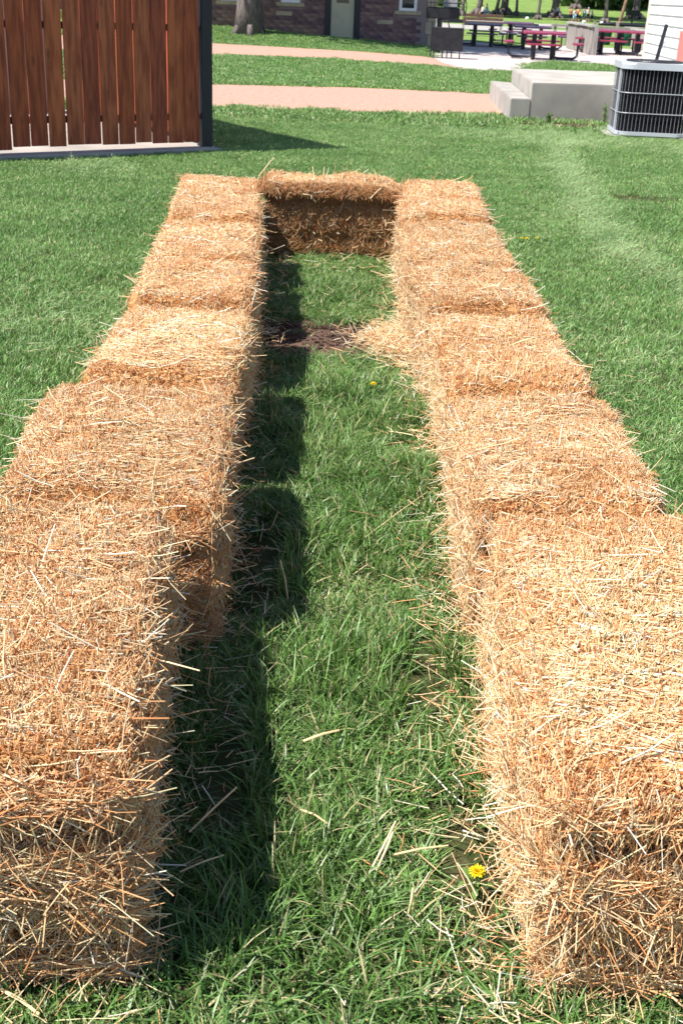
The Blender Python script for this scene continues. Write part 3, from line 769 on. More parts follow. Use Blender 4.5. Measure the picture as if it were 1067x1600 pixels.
# ------------------------------------------------------------------ concrete landing and step
YP = 16.85
pf = AtY(832, 187, G(832, 190).y)
fl_ = G(795, 188); fr_ = G(950, 192)
pu = (fr_ - fl_); pu.z = 0; pu.normalize(); p_ang = math.atan2(pu.y, pu.x)
P0 = Vector((fl_.x, fl_.y, 0))
s832, z832 = on_plane(832, 129, P0, pu)
s793, z793 = on_plane(793.5, 153.5, P0, pu)
bk = G(766, 126, z793)                      # rear left corner of the low step
dep = math.hypot(bk.x - fl_.x, bk.y - fl_.y)
bk2 = G(800, 107, z832)
side_dir = (Vector((bk2.x, bk2.y, 0)) - (P0 + pu * s832)); SL = side_dir.length
lat = thing('concrete_landing', 'pale cast concrete landing with one lower step on its left side, beside the white house', 'steps', (P0.x, P0.y, 0))
def quad_slab(name, a, b, c, d, z0, z1, mtl, bev=.012):
    bm = MB(); bm.prism([(q.x - P0.x, q.y - P0.y) for q in (a, b, c, d)], z0, z1)
    es = [e for e in bm.bm.edges]
    bmesh.ops.bevel(bm.bm, geom=es, offset=bev, segments=2, affect='EDGES')
    return bm.build(name, mtl, lat)
A = P0 + pu * s832; B = P0 + pu * 3.2; 
quad_slab('landing', A, B, B + side_dir, A + side_dir, -.1, z832, M_conc2 if 'M_conc2' in globals() else M_conc)
A2 = P0 + pu * 0; B2 = A + pu * -.003; sd2 = Vector((bk.x, bk.y, 0)) - P0
quad_slab('step', A2 + pu * .0, B2, B2 + side_dir * .98, Vector((bk.x, bk.y, 0)), -.1, z793, M_conc)

# ------------------------------------------------------------------ air conditioning unit
ac_f = G(960, 216); 
AX, AY, ASZ = 3.14, 15.05, .86
zt = AtY(975, 95, AY + .12).z
ac = thing('air_conditioner', 'pale grey outdoor air conditioning unit with dark coil behind thin wire guards', 'air conditioner', (AX + ASZ / 2, AY + ASZ / 2, 0), R_(-3))
def rrect(h, r, n=8):
    pts = []
    for cx, cy, a0 in ((h - r, h - r, 0), (-h + r, h - r, 90), (-h + r, -h + r, 180), (h - r, -h + r, 270)):
        for k in range(n + 1):
            a = R_(a0 + 90 * k / n); pts.append((cx + r * math.cos(a), cy + r * math.sin(a)))
    return pts
hA = ASZ / 2
MB().prism(rrect(hA - .035, .12), .06, zt - .07).build('coil', M_coil, ac)
mb = MB(); mb.prism(rrect(hA + .005, .16), .045, .085); mb.build('base_pan', M_acgrey, ac)
mb = MB(); mb.prism(rrect(hA + .012, .16), zt - .085, zt - .012)
bmesh.ops.bevel(mb.bm, geom=[e for e in mb.bm.edges if abs(e.verts[0].co.z - e.verts[1].co.z) < 1e-4 and e.verts[0].co.z > zt - .03], offset=.02, segments=3, affect='EDGES')
mb.build('top_cover', M_acgrey, ac)
mb = MB()
for k in range(40):
    a = 2 * math.pi * k / 40; a2 = 2 * math.pi * (k + 1) / 40
    pass
mb.tube([(math.cos(a) * .33, math.sin(a) * .33, zt - .004) for a in [2 * math.pi * k / 40 for k in range(41)]], .012, 6, False)
for q in (.08, .14, .2, .26): mb.tube([(math.cos(a) * q, math.sin(a) * q, zt + .004) for a in [2 * math.pi * k / 24 for k in range(25)]], .003, 4, False)
for k in range(8):
    a = 2 * math.pi * k / 8; mb.tube([(0, 0, zt + .006), (math.cos(a) * .33, math.sin(a) * .33, zt + .002)], .003, 4)
mb.build('fan_guard', M_black, ac)
mb = MB()
per = rrect(hA - .012, .145, 10)
# arc-length resample
pp = [Vector((x, y, 0)) for x, y in per] ; pp.append(pp[0])
tot = sum((pp[i + 1] - pp[i]).length for i in range(len(pp) - 1)); nW = int(tot / .046)
acc, i, step_, tgt = 0, 0, tot / nW, 0
wp = []
for i in range(len(pp) - 1):
    L_ = (pp[i + 1] - pp[i]).length
    while tgt <= acc + L_ and len(wp) < nW:
        wp.append(pp[i].lerp(pp[i + 1], (tgt - acc) / (L_ + 1e-9))); tgt += step_
    acc += L_
for q in wp: mb.tube([(q.x, q.y, .08), (q.x, q.y, zt - .08)], .0019, 4, False)
o = mb.build('guard_wires', M_wire, ac); o['kind'] = 'stuff'
per2 = rrect(hA - .004, .15, 10)
for z in (.3, .53):
    MB().tube([(x, y, z) for x, y in per2] + [(per2[0][0], per2[0][1], z)], .0065, 6, False).build('guard_band', M_wire, ac)
MB().tube([(-hA + .035, -hA + .012 + .03, .07), (-hA + .035, -hA + .012 + .03, .08)], .01).build('foot', M_acgrey, ac)
mb = MB(); mb.box(-hA - .004, -hA + .028, -.25, -.20, .08, zt - .08, .004); mb.build('corner_strip', M_acgrey, ac)
pad = MB().box(-.52, .6, -.42, .6, -.05, .035, .01).build('equipment_pad', M_conc); pad.location = (AX + ASZ / 2, AY + ASZ / 2, 0); pad.rotation_euler = (0, 0, R_(-3)); tag(pad, 'flat concrete pad under the air conditioning unit', 'concrete pad')

# ------------------------------------------------------------------ white house at the right edge
HCY = 21.0
hc = AtY(1004, 92, HCY)
hu = Vector((-.068 * 0 + -.20, -1, 0)).normalized()
d0 = ray(646 + 20, -30); hu = -Vector((d0.x, d0.y, 0)).normalized()   # runs from the far corner towards the viewer
ha = math.atan2(hu.y, hu.x)
house = thing('white_house', 'white clapboard house with cream corner trim, cut off by the right edge', 'house', (hc.x, hc.y, 0), ha)
# local x runs along the lit wall towards the viewer, local -y is the outward side
def wl(x, y):
    return on_plane(x, y, Vector((hc.x, hc.y, 0)), hu)
# outward side (towards the picnic place) is local -y when the wall runs towards the viewer
part_box('wall', M_siding, house, 0.02, 7.5, .02, 5.5, 0, 3.4)
EXP = .142
nlap = int(3.3 / EXP)
lm = MB()
lap = bmesh.new()
vs = [lap.verts.new(v) for v in ((.13, -.024, 0), (7.5, -.024, 0), (7.5, .0, EXP), (.13, .0, EXP), (.13, .02, 0), (7.5, .02, 0), (7.5, .02, EXP), (.13, .02, EXP))]
for f in ((0, 1, 2, 3), (4, 7, 6, 5), (0, 4, 5, 1), (3, 2, 6, 7), (0, 3, 7, 4), (1, 5, 6, 2)): lap.faces.new([vs[i] for i in f])
bmesh.ops.recalc_face_normals(lap, faces=lap.faces)
lme = bpy.data.meshes.new('clapboard'); lap.to_mesh(lme); lap.free(); lme.materials.append(M_siding)
for k in range(nlap):
    o = link(bpy.data.objects.new('clapboard', lme), house); o.location = (0, 0, .1 + k * EXP + 0.0)
part_box('corner_trim', M_trimc, house, .0, .13, -.022, .0, .05, 3.4, .003)
part_box('corner_trim', M_white, house, -.022, -.0, -.022, .14, .05, 3.4, .003)
part_box('foundation', M_concD, house, .03, 7.45, -.006, .02, 0, .095)
mb = MB(); 
g_ = mb.bm
rv = [g_.verts.new(v) for v in ((-.5, -.5, 3.3), (8, -.5, 3.3), (8, 6, 3.3), (-.5, 6, 3.3), (-.5, 2.75, 5.3), (8, 2.75, 5.3))]
for f in ((0, 1, 5, 4), (2, 3, 4, 5), (0, 4, 3), (1, 2, 5), (0, 3, 2, 1)): g_.faces.new([rv[i] for i in f])
mb.build('roof', M_roof, house)
s_, z_ = wl(1062, 70); zdo = wl(1065, 48)[1]
dr = part_box('red_panel_frame', M_reddoor, house, s_, s_ + .12, -.03, -.012, z832 + .0, zdo, .004)
part_box('red_panel', M_reddoor, house, s_ + .123, s_ + 1.0, -.026, -.012, z832 + .01, zdo - .02, .004)
s_, z_ = wl(1042, 66)
tp = MB().tube([(s_, -.012, z_), (s_, -.07, z_)], .018, 8); tp.tube([(s_, -.06, z_ + .01), (s_, -.065, z_ - .09)], .014, 8)
tp.build('wall_tap', M_acgrey, house)
# dark pole standing behind the unit
pb = AtY(1024, 97, 16.02); pt = AtY(1041, 38, 16.02)
dirp = (pt - pb); base = pb - dirp * ((pb.z + .02) / dirp.z)
pole = MB().tube([base, pt - dirp.normalized() * .02, pt], [.024, .024, .02], 10).build('leaning_pole', M_black)
tag(pole, 'black pole leaning upright behind the air conditioning unit', 'pole')

# weeds at the foot of the landing
def weed(px, py, h, n, label, seed):
    p = G(px, py); r = np.random.default_rng(seed)
    t = thing('weed', label, 'weed', (p.x, p.y, 0))
    mb = MB(); lf = bmesh.new()
    for k in range(n):
        a = r.random() * 6.28; q = r.uniform(.05, .22)
        pts = [(0.02 * math.cos(a), .02 * math.sin(a), 0), (q * .5 * h * math.cos(a), q * .5 * h * math.sin(a), h * .5), (q * h * math.cos(a), q * h * math.sin(a), h * r.uniform(.8, 1.05))]
        mb.tube(pts, [.004, .003, .0015], 4)
        for j in range(9):
            u = r.uniform(.15, 1); c = Vector(pts[1]).lerp(Vector(pts[2]), u * 2 - 1) if u > .5 else Vector(pts[0]).lerp(Vector(pts[1]), u * 2)
            d = Vector(r.normal(size=3)).normalized(); e = d.cross(Vector(r.normal(size=3))).normalized(); L_ = r.uniform(.02, .045)
            lf.faces.new([lf.verts.new(c + v) for v in (Vector(), d * L_ * .5 + e * L_ * .25, d * L_, d * L_ * .5 - e * L_ * .25)])
    mb.build('stems', M_stem, t)
    me = bpy.data.meshes.new('leaves'); lf.to_mesh(me); lf.free(); me.materials.append(M_stem)
    o = link(bpy.data.objects.new('leaves', me), t); o['kind'] = 'stuff'
weed(944, 193, .26, 7, 'spindly weed growing against the front of the landing near the unit', 1)
weed(857, 197, .17, 8, 'low bushy weed tuft at the foot of the landing, left of the spindly one', 2)

# ------------------------------------------------------------------ brick building
W0 = G(678, 74); W1 = AtY(330, 39, 40.35)
W0.z = 0; W1.z = 0
bu = (W1 - W0).normalized(); bang = math.atan2(bu.y, bu.x)
brick = thing('brick_building', 'long low building of purple-brown brick with beige corner stones and a cream door', 'building', (W0.x, W0.y, 0), bang)
WL = (W1 - W0).length + 6; WH = 3.0
def wb(x, y): return on_plane(x, y, W0, bu)
# walls run along local +x (to the left in the picture); the side we see faces local +y
nrm_side = 1.0
MIN_ = 0
dL, zL = wb(553, 50); dR, zR = wb(515, 48)
wins = []
for (xa, xb, yb, lab) in ((623, 651, 17, 0), (439, 469, 4, 0), (345, 378, 1, 0)):
    a, za = wb(xb, yb); b_, zb = wb(xa, yb); wins.append((a, b_, (za + zb) / 2))
OPEN = [(dL, dR, -.1, 2.25)] + [(a, b_, z, z + 1.0) for a, b_, z in wins]
# backing wall with openings, piece by piece
cuts = sorted({0, WL} | {v for o_ in OPEN for v in o_[:2]})
mb = MB()
for c0, c1 in zip(cuts[:-1], cuts[1:]):
    mid_ = (c0 + c1) / 2; op = [o_ for o_ in OPEN if o_[0] < mid_ < o_[1]]
    if not op: mb.box(c0, c1, -.25, 0, 0, WH)
    else:
        if op[0][2] > 0: mb.box(c0, c1, -.25, 0, 0, op[0][2])
        mb.box(c0, c1, -.25, 0, op[0][3], WH)
mb.build('wall', M_mortar, brick)
part_box('rear_wall', M_mortar, brick, 0, WL, -7, -.27, 0, WH)
BLn, BHt = .30, .112
bms = [MB().box(0, BLn - .014, .0, .016, 0, BHt - .014, .003) for _ in range(4)]
bms = [b_.mesh('brick', M_brick[i]) for i, b_ in enumerate(bms)]
hal = [MB().box(0, BLn / 2 - .014, .0, .016, 0, BHt - .014, .003).mesh('brick', M_brick[i]) for i in range(4)]
slots = []
for rw in range(int(WH / BHt)):
    z = -.05 + rw * BHt; x = .02 if rw % 2 else .02 - BLn / 2
    while x < WL - BLn:
        x0 = max(x, .02); full = x >= .02
        if not full: x0 = .02
        ln_ = BLn if full else BLn / 2
        if not any(o_[0] - .12 < x0 + ln_ and x0 < o_[1] + .12 and o_[2] - .12 < z + BHt and z < o_[3] for o_ in OPEN) and not (x0 < .34):
            slots.append((x0, z, full))
        elif not (x0 < .34):
            for h2 in ((x0, False), (x0 + BLn / 2, False)):
                if not any(o_[0] - .02 < h2[0] + BLn / 2 and h2[0] < o_[1] + .02 and o_[2] - .1 < z + BHt and z < o_[3] for o_ in OPEN):
                    slots.append((h2[0], z, False))
        x += BLn if full else BLn
def shown(q):
    g = W0 + bu * q[0]; v = Vector((g.x, g.y, q[1])) - Vector((0, 0, CAM_H))
    return 800 - F_PX * v.dot(cu) / v.dot(cf) > -6 and q[1] > gz(g.x, g.y) - .1
slots.sort(key=lambda q: (not shown(q), q[0]))
rest = MB()
for i, (x, z, full) in enumerate(slots):
    v = random.randrange(4)
    if i < 296:
        o = link(bpy.data.objects.new('brick', (bms if full else hal)[v]), brick); o.location = (x, 0.001 + random.random() * .004, z)
    else: rest.box(x, x + (BLn if full else BLn / 2) - .014, .001, .016, z, z + BHt - .014)
o = rest.build('upper_bricks', M_brick[0], brick); o['kind'] = 'stuff'
for k in range(8):
    ww = .32 if k % 2 else .24
    part_box('corner_stone', M_stone, brick, -.01, ww, .0, .024, k * .366 + .008, k * .366 + .358, .006)
for a, z in ((1.35, .62), (dR + 1.2, .75), (wins[2][0] - .6, .5)):
    part_box('pale_block', M_stone, brick, a, a + .5, .0, .021, z, z + .12, .003)
dd = part_box('door', M_door, brick, dL + .02, dR - .02, -.09, -.05, .12, 2.2, .006)
part_box('door_window', M_glass, dd, dL + (dR - dL) * .25, dL + (dR - dL) * .75, -.049, -.043, 1.18, 1.75)
part_box('recess_shade_jamb', M_black, brick, dL - .18, dL + .0, -.06, .022, .0, 2.2, .003)  # black jambs: the door recess's shade put into their colour
part_box('recess_shade_jamb', M_black, brick, dR - .0, dR + .18, -.06, .022, .0, 2.2, .003)
for a, b_, z in wins:
    fr = MB().box(a, b_, -.12, -.02, z, z + .08).box(a, b_, -.12, -.02, z + .92, z + 1.0).box(a, a + .09, -.12, -.02, z + .08, z + .92).box(b_ - .09, b_, -.12, -.02, z + .08, z + .92).build('window_frame', M_white, brick)
    part_box('window_pane', M_glass, fr, a + .09, b_ - .09, -.08, -.07, z + .08, z + .92)
    part_box('window_sill', M_stone, brick, a - .14, b_ + .14, -.12, .05, z - .11, z - .003, .005)
mb = MB(); g_ = mb.bm
rv = [g_.verts.new(v) for v in ((-.6, .8, WH + .02), (WL + .6, .8, WH + .02), (WL + .6, -7.6, WH + .02), (-.6, -7.6, WH + .02), (-.6, -3.5, 5), (WL + .6, -3.5, 5))]
for f in ((0, 1, 5, 4), (2, 3, 4, 5), (0, 4, 3), (1, 2, 5), (0, 3, 2, 1)): g_.faces.new([rv[i] for i in f])
mb.build('roof', M_roof, brick)
# low dark edging at the wall's foot
p_ = G(640, 72)

# ------------------------------------------------------------------ trees
def crown_mesh(seed, n, size, rad, zc, zs, gap=.0, mtl=None):
    r = np.random.default_rng(seed)
    cl = r.normal(size=(26, 3)); cl /= np.linalg.norm(cl, axis=1, keepdims=True); cl *= r.uniform(.35, 1, (26, 1)) * [rad, rad, zs]
    k = r.integers(0, 26, n)
    C = cl[k] + r.normal(size=(n, 3)) * rad * .20 + [0, 0, zc]
    d = r.normal(size=(n, 3)); d /= np.linalg.norm(d, axis=1, keepdims=True)
    e = np.cross(d, r.normal(size=(n, 3))); e /= np.linalg.norm(e, axis=1, keepdims=True)
    s = size * r.uniform(.6, 1.3, n)[:, None]
    V = np.stack([C, C + d * s * .5 + e * s * .3, C + d * s, C + d * s * .5 - e * s * .3], 1).reshape(-1, 3)
    return np_mesh('crown', V, np.arange(4 * n).reshape(-1, 4), mtl or M_leaf)
CR = [crown_mesh(51, 4200, .42, 3.4, 7.2, 2.6), crown_mesh(52, 3600, .42, 3.0, 6.6, 2.4), crown_mesh(53, 2600, .36, 2.2, 5.4, 2.0)]
def tree(px, py, rad, label, crown=0, lean=(0, 0), mtl=None, group='trees in the park beyond the picnic place', scale=1.0, fork=False, h=6.5):
    p = G(px, py)
    t = thing('park_tree', label, 'tree', (p.x, p.y, p.z - .03), random.random() * 0, group)
    mb = MB()
    pts, rd = [], []
    for k in range(9):
        u = k / 8
        pts.append((lean[0] * u * h + .12 * math.sin(u * 5 + px), lean[1] * u * h + .1 * math.cos(u * 4 + px), u * h))
        rd.append((rad * .52 if h > 6 and py < 48 else rad) * (1.35 - .25 * min(1, u * 8) - .0 if u == 0 else 1.0 - .45 * u))
    off = Vector(pts[0]); pts = [Vector(q) - Vector((off.x, off.y, 0)) for q in pts]
    mb.tube(pts, rd, 10)
    for k in range(5):
        a = k * 1.9 + px; z0 = h * (.55 + .08 * k); b0 = pts[min(8, int(z0 / h * 8))]
        mb.tube([b0, b0 + Vector((math.cos(a) * .9, math.sin(a) * .9, .9)), b0 + Vector((math.cos(a) * 2.0, math.sin(a) * 2.0, 2.2))], [rad * .4, rad * .25, rad * .08], 6)
    for k in range(5):
        a = k * 1.257 + px; mb.tube([(math.cos(a) * rad * .5, math.sin(a) * rad * .5, .35), (math.cos(a) * rad * 1.15, math.sin(a) * rad * 1.15, .10), (math.cos(a) * rad * 1.7, math.sin(a) * rad * 1.7, -.05)], [rad * .5, rad * .35, rad * .15], 6)
    mb.build('trunk', mtl or M_bark, t, smooth=True)
    o = link(bpy.data.objects.new('crown', CR[crown]), t); o.location = (lean[0] * h, lean[1] * h, 0); o.rotation_euler = (0, 0, px); o.scale = (scale,) * 3
    return t
tree(387, 53, .33, 'thick flaring grey trunk on the grass before the brick wall', 0, (.02, 0), None, None, 1.15)
tree(400, 50, .2, 'thinner dark trunk close behind the thick one before the brick wall', 1, (.03, 0), None, None, 1.1)
for (px, py, rd, lab, cr_, ln_) in (
    (709, 24, .26, 'thin dark trunk farthest left, just right of the brick building', 2, (.02, 0)),
    (721, 25, .28, 'second thin dark trunk right of the brick building', 2, (.03, 0)),
    (747, 22, .48, 'dark trunk directly behind the two seated people', 0, (0, 0)),
    (773, 24, .28, 'slender trunk leaning right, between the seated people and the thickest trunk', 2, (.10, 0)),
    (786, 23, .62, 'thickest dark trunk in the middle of the far meadow', 0, (.01, 0)),
    (806, 25, .22, 'thin straight trunk just right of the thickest one', 2, (.02, 0)),
    (840, 31, .24, 'slim straight trunk left of the person in blue', 2, (.01, 0)),
    (865, 28, .62, 'broad leaning trunk behind the person in the blue shirt', 0, (.05, 0)),
    (899, 14, .45, 'distant trunk above the group in red and white shirts', 1, (.03, 0)),
    (944, 37, .32, 'dark trunk right of the group in red and white shirts', 1, (.03, 0)),
    (991, 30, .60, 'big dark trunk close to the white house corner', 0, (.0, 0)),
    (962, 10, .5, 'far trunk leaning left among the bushes', 1, (-.12, 0))):
    tree(px, py, rd, lab, cr_, ln_)
tree(966, 42, .24, 'warm brown trunk leaning right, in front of the dark ones near the house', 2, (.13, 0), M_bark2)
bushm = crown_mesh(61, 2600, .5, 2.6, 1.6, 1.8)
for i, (px, py, sc_, lab) in enumerate(((925, 12, 1.6, 'dark green bush at the left end of the far thicket'), (952, 10, 2.0, 'tall green bush in the middle of the far thicket'), (978, 8, 2.0, 'broad green bush behind the leaning brown trunk'), (1003, 12, 1.5, 'green bush at the far right beside the house corner'))):
    p = G(px, py); o = link(bpy.data.objects.new('bush', bushm)); o.location = p; o.scale = (sc_,) * 3; o.rotation_euler = (0, 0, i * 1.7)
    tag(o, lab, 'bush', 'bushes of the far thicket')
p = G(698, 10); o = link(bpy.data.objects.new('bush', bushm)); o.location = p - Vector((0, 0, .3)); o.scale = (.45,) * 3; tag(o, 'small pale bush right of the brick corner in the far meadow', 'bush')

# ------------------------------------------------------------------ picnic tables
def rounded(x0, x1, y0, y1, r_=.08, n=4):
    pts = []
    for cx, cy, a0 in ((x1 - r_, y1 - r_, 0), (x0 + r_, y1 - r_, 90), (x0 + r_, y0 + r_, 180), (x1 - r_, y0 + r_, 270)):
        for k in range(n + 1):
            a = R_(a0 + 90 * k / n); pts.append((cx + r_ * math.cos(a), cy + r_ * math.sin(a)))
    return pts
def make_table(label, loc, rz, mt, length=1.55):
    t = thing('picnic_table', label, 'picnic table', loc, rz, 'coated metal picnic tables on the plaza')
    t.rotation_euler = (R_(2.2), 0, rz)
    h = length / 2
    MB().prism(rounded(-h, h, -.46, .46), .68, .72).build('tabletop', mt, t)
    for (sx, sy) in ((0, 1), (0, -1), (1, 0), (-1, 0)):
        if sy: o = MB().prism(rounded(-h * .82, h * .82, sy * .72 - .14, sy * .72 + .14), .43, .465).build('seat', mt, t)
        else: o = MB().prism(rounded(sx * (h + .36) - .14, sx * (h + .36) + .14, -.26, .26), .43, .465).build('seat', mt, t)
    for sx in (-1, 1):
        MB().box(sx * h * .45 - .06, sx * h * .45 + .06, -.16, .16, 0.0, .68, .01).build('pedestal', M_black, t)
        for sy in (-1, 1):
            x = sx * h * .5
            MB().tube([(x, sy * .1, .12), (x, sy * .3, .07), (x, sy * .62, .07), (x, sy * .72, .13), (x, sy * .72, .43)], .028, 6).build('seat_arm', M_black, t)
        for yy in (-.12, .12):
            MB().tube([(sx * h * .4, yy, .12), (sx * (h * .7), yy, .07), (sx * (h + .26), yy, .07), (sx * (h + .36), yy, .14), (sx * (h + .36), yy, .43)], .026, 6).build('seat_arm', M_black, t)
    return t
def tloc(px, py): p = G(px, py); return (p.x, p.y, 0)
make_table('nearest picnic table, bright maroon, in the middle of the plaza', tloc(846, 94), R_(-6), M_maroon, 1.15)
make_table('dark purple picnic table just behind the bright maroon one', tloc(829, 78), R_(-8), M_purple, 1.2)
make_table('dark purple picnic table farthest back, its end showing beyond the two nearer ones', tloc(806, 68), R_(-14), M_purple, 1.1)
make_table('dark purple picnic table in the shade behind the black grill', tloc(753, 73), R_(-8), M_purple, 1.25)
make_table('maroon picnic table right of the grey fence, before the green bins', tloc(950, 85), R_(-5), M_maroon, 1.2)
make_table('maroon picnic table farthest right, partly behind the house corner', tloc(1004, 88), R_(-5), M_maroon, 1.1)

# ------------------------------------------------------------------ grill and the black box before it
p = G(697, 92)
t = thing('charcoal_box', 'plain black metal box on thin legs standing before the long grill', 'grill', (p.x, p.y, 0), R_(-3))
MB().box(-.40, .40, -.22, .22, .20, .76, .01).build('box', M_grill, t)
for x in (-.34, -.12, 0.0, .12, .33): MB().tube([(x, -.16, 0), (x, -.16, .2)], .018, 6).build('leg', M_black, t)
MB().box(-.44, -.402, -.1, .1, .05, .9, .004).build('side_plate', M_black, t)
MB().tube([(-.2, 0, .74), (-.2, .0, .9), (-.02, 0, .92), (.02, 0, .76)], .02, 6).build('handle', M_black, t)
p = G(690, 84)
t = thing('barrel_grill', 'long black trough grill with its grey lid raised, on a post by the brick corner', 'grill', (p.x, p.y, 0), R_(-3))
MB().box(-.52, .42, -.25, .25, .92, 1.22, .03).build('firebox', M_grill, t)
MB().box(-.05, .35, .18, .26, 1.22, 1.52, .02).build('lid', M_concD, t)
MB().box(-.2, -.05, -.08, .08, 0, .92, .004).build('post', M_black, t)
MB().tube([(-.5, -.28, 1.33), (.45, -.28, 1.33), (.52, -.28, 1.28), (.55, -.28, 1.05)], .014, 6).build('handle_rail', M_black, t)
MB().tube([(.38, .2, 1.52), (.55, .1, 1.5), (.6, 0, 1.3), (.58, -.1, 1.0)], .014, 6).build('lid_arm', M_black, t)
for x in (-.5, -.4, -.3): MB().tube([(x, -.26, 1.22), (x, -.28, 1.42)], .01, 5).build('hook', M_black, t)

# ------------------------------------------------------------------ bench, grey timber screens, bins
p = G(752, 57)
t = thing('park_bench', 'brown slatted bench with its back towards us, behind the left picnic table', 'bench', (p.x, p.y, 0), R_(-3))
for k, z in enumerate((.48, .62, .76)): MB().box(-.85, .85, -.03, .01, z, z + .12, .008).build('back_slat', M_brownw, t)
for yy in (.1, .25, .4): MB().box(-.85, .85, yy, yy + .12, .42, .45, .005).build('seat_slat', M_brownw, t)
for x in (-.8, .8): MB().box(x - .04, x + .04, -.02, .5, 0, .42, .01).build('leg', M_concD, t)
def screen(name, label, a, b, z0, z1, n):
    A, B = G(*a), G(*b); u = (B - A); L_ = math.hypot(u.x, u.y); ang = math.atan2(u.y, u.x)
    t = thing(name, label, 'fence', (A.x, A.y, 0), ang)
    w_ = L_ / n
    me = MB().box(.01, w_ - .01, -.02, .02, .03, z1, .004).mesh('board', M_greyw)
    for k in range(n):
        o = link(bpy.data.objects.new('board', me), t); o.location = (k * w_, random.uniform(-.01, .01), random.uniform(-.015, .015))
    MB().box(-.05, L_ + .05, -.08, .08, z1 + .02, z1 + .08, .005).build('cap_rail', M_concD, t)
    for x in (0, L_): MB().box(x - .07, x + .07, .025, .16, 0, z1 + .012, .006).build('post', M_greyw, t)
    return t
screen('timber_screen', 'weathered grey board screen between the maroon tables', (884, 76), (922, 87), 0, .80, 8)
screen('timber_screen', 'grey board screen behind the far right picnic table', (984, 76), (1040, 86), 0, .62, 9)
sA = G(862, 70)
t = thing('timber_planter', 'small weathered grey timber frame left of the board screen', 'planter', (sA.x, sA.y, 0), R_(-10))
for x in (0, .45): MB().box(x, x + .1, 0, .1, 0, .75, .006).build('post', M_greyw, t)
MB().box(-.1, .9, -.04, .14, .64, .72, .006).build('top_board', M_greyw, t)
bq = G(925, 70)
t = thing('bin_rack', 'grey timber rack with a dark lid holding two green bins', 'rack', (bq.x, bq.y, 0), R_(-4))
for x in (0, .88, 2.0): MB().box(x - .06, x + .06, -.06, .06, 0, .84, .008).build('post', M_greyw, t)
MB().box(.0, 2.1, -.08, -.062, .55, .68, .003).build('front_board', M_greyw, t)
MB().tube([(.15, .1, .74), (.6, .1, .77), (1.4, .1, .77), (2.0, .1, .74)], [.04, .07, .07, .04], 8).build('rolled_cover', M_black, t)
for x, lab in ((.42, 'left green bin in the grey timber rack'), (1.35, 'right green bin in the grey timber rack')):
    q = Vector((x, .35, 0)); a = R_(-4)
    o = MB().tube([(0, 0, 0.0), (0, 0, .48), (0, 0, .52)], [.28, .33, .26], 14).build('green_bin', M_green)
    o.location = (bq.x + q.x * math.cos(a) - q.y * math.sin(a), bq.y + q.x * math.sin(a) + q.y * math.cos(a), 0)
    tag(o, lab, 'bin', 'green bins in the timber rack')
# low pale walls and dark curb rails behind the tables
def bar(name, a, b, h, w_, mtl, label, cat, z0=0):
    A, B = G(*a), G(*b); u = B - A; L_ = math.hypot(u.x, u.y)
    o = MB().box(0, L_, -w_ / 2, w_ / 2, z0, h, .01).build(name, mtl); o.location = (A.x, A.y, 0); o.rotation_euler = (0, 0, math.atan2(u.y, u.x)); tag(o, label, cat); return o
bar('curb_rail', (682, 34.5), (727, 36.5), .22, .3, M_black, 'dark low curb along the road behind the brick corner', 'curb')
bar('curb_rail', (795, 41), (838, 44), .22, .3, M_black, 'dark low curb along the road behind the maroon table', 'curb')

# ------------------------------------------------------------------ people far off
M_skin = mat('skin', (.52, .30, .21), rough=.6)
M_hair = mat('hair', (.06, .035, .02), rough=.7)
def skin_body(name, joints, edges, mtl, parent):
    me = bpy.data.meshes.new(name); me.from_pydata([j[0] for j in joints], edges, [])
    o = bpy.data.objects.new(name, me); COL.objects.link(o)
    sk = o.modifiers.new('skin', 'SKIN')
    for i, j in enumerate(joints):
        q = j[1]; me.skin_vertices[0].data[i].radius = q if hasattr(q, '__len__') else (q, q)
    me.skin_vertices[0].data[0].use_root = True
    ss = o.modifiers.new('sub', 'SUBSURF'); ss.levels = 1; ss.render_levels = 1
    dg = bpy.context.evaluated_depsgraph_get(); ev = o.evaluated_get(dg)
    nm = bpy.data.meshes.new_from_object(ev); nm.materials.clear(); nm.materials.append(mtl)
    nm.polygons.foreach_set('use_smooth', [True] * len(nm.polygons))
    bpy.data.objects.remove(o); bpy.data.meshes.remove(me)
    nm.name = name
    return link(bpy.data.objects.new(name, nm), parent)
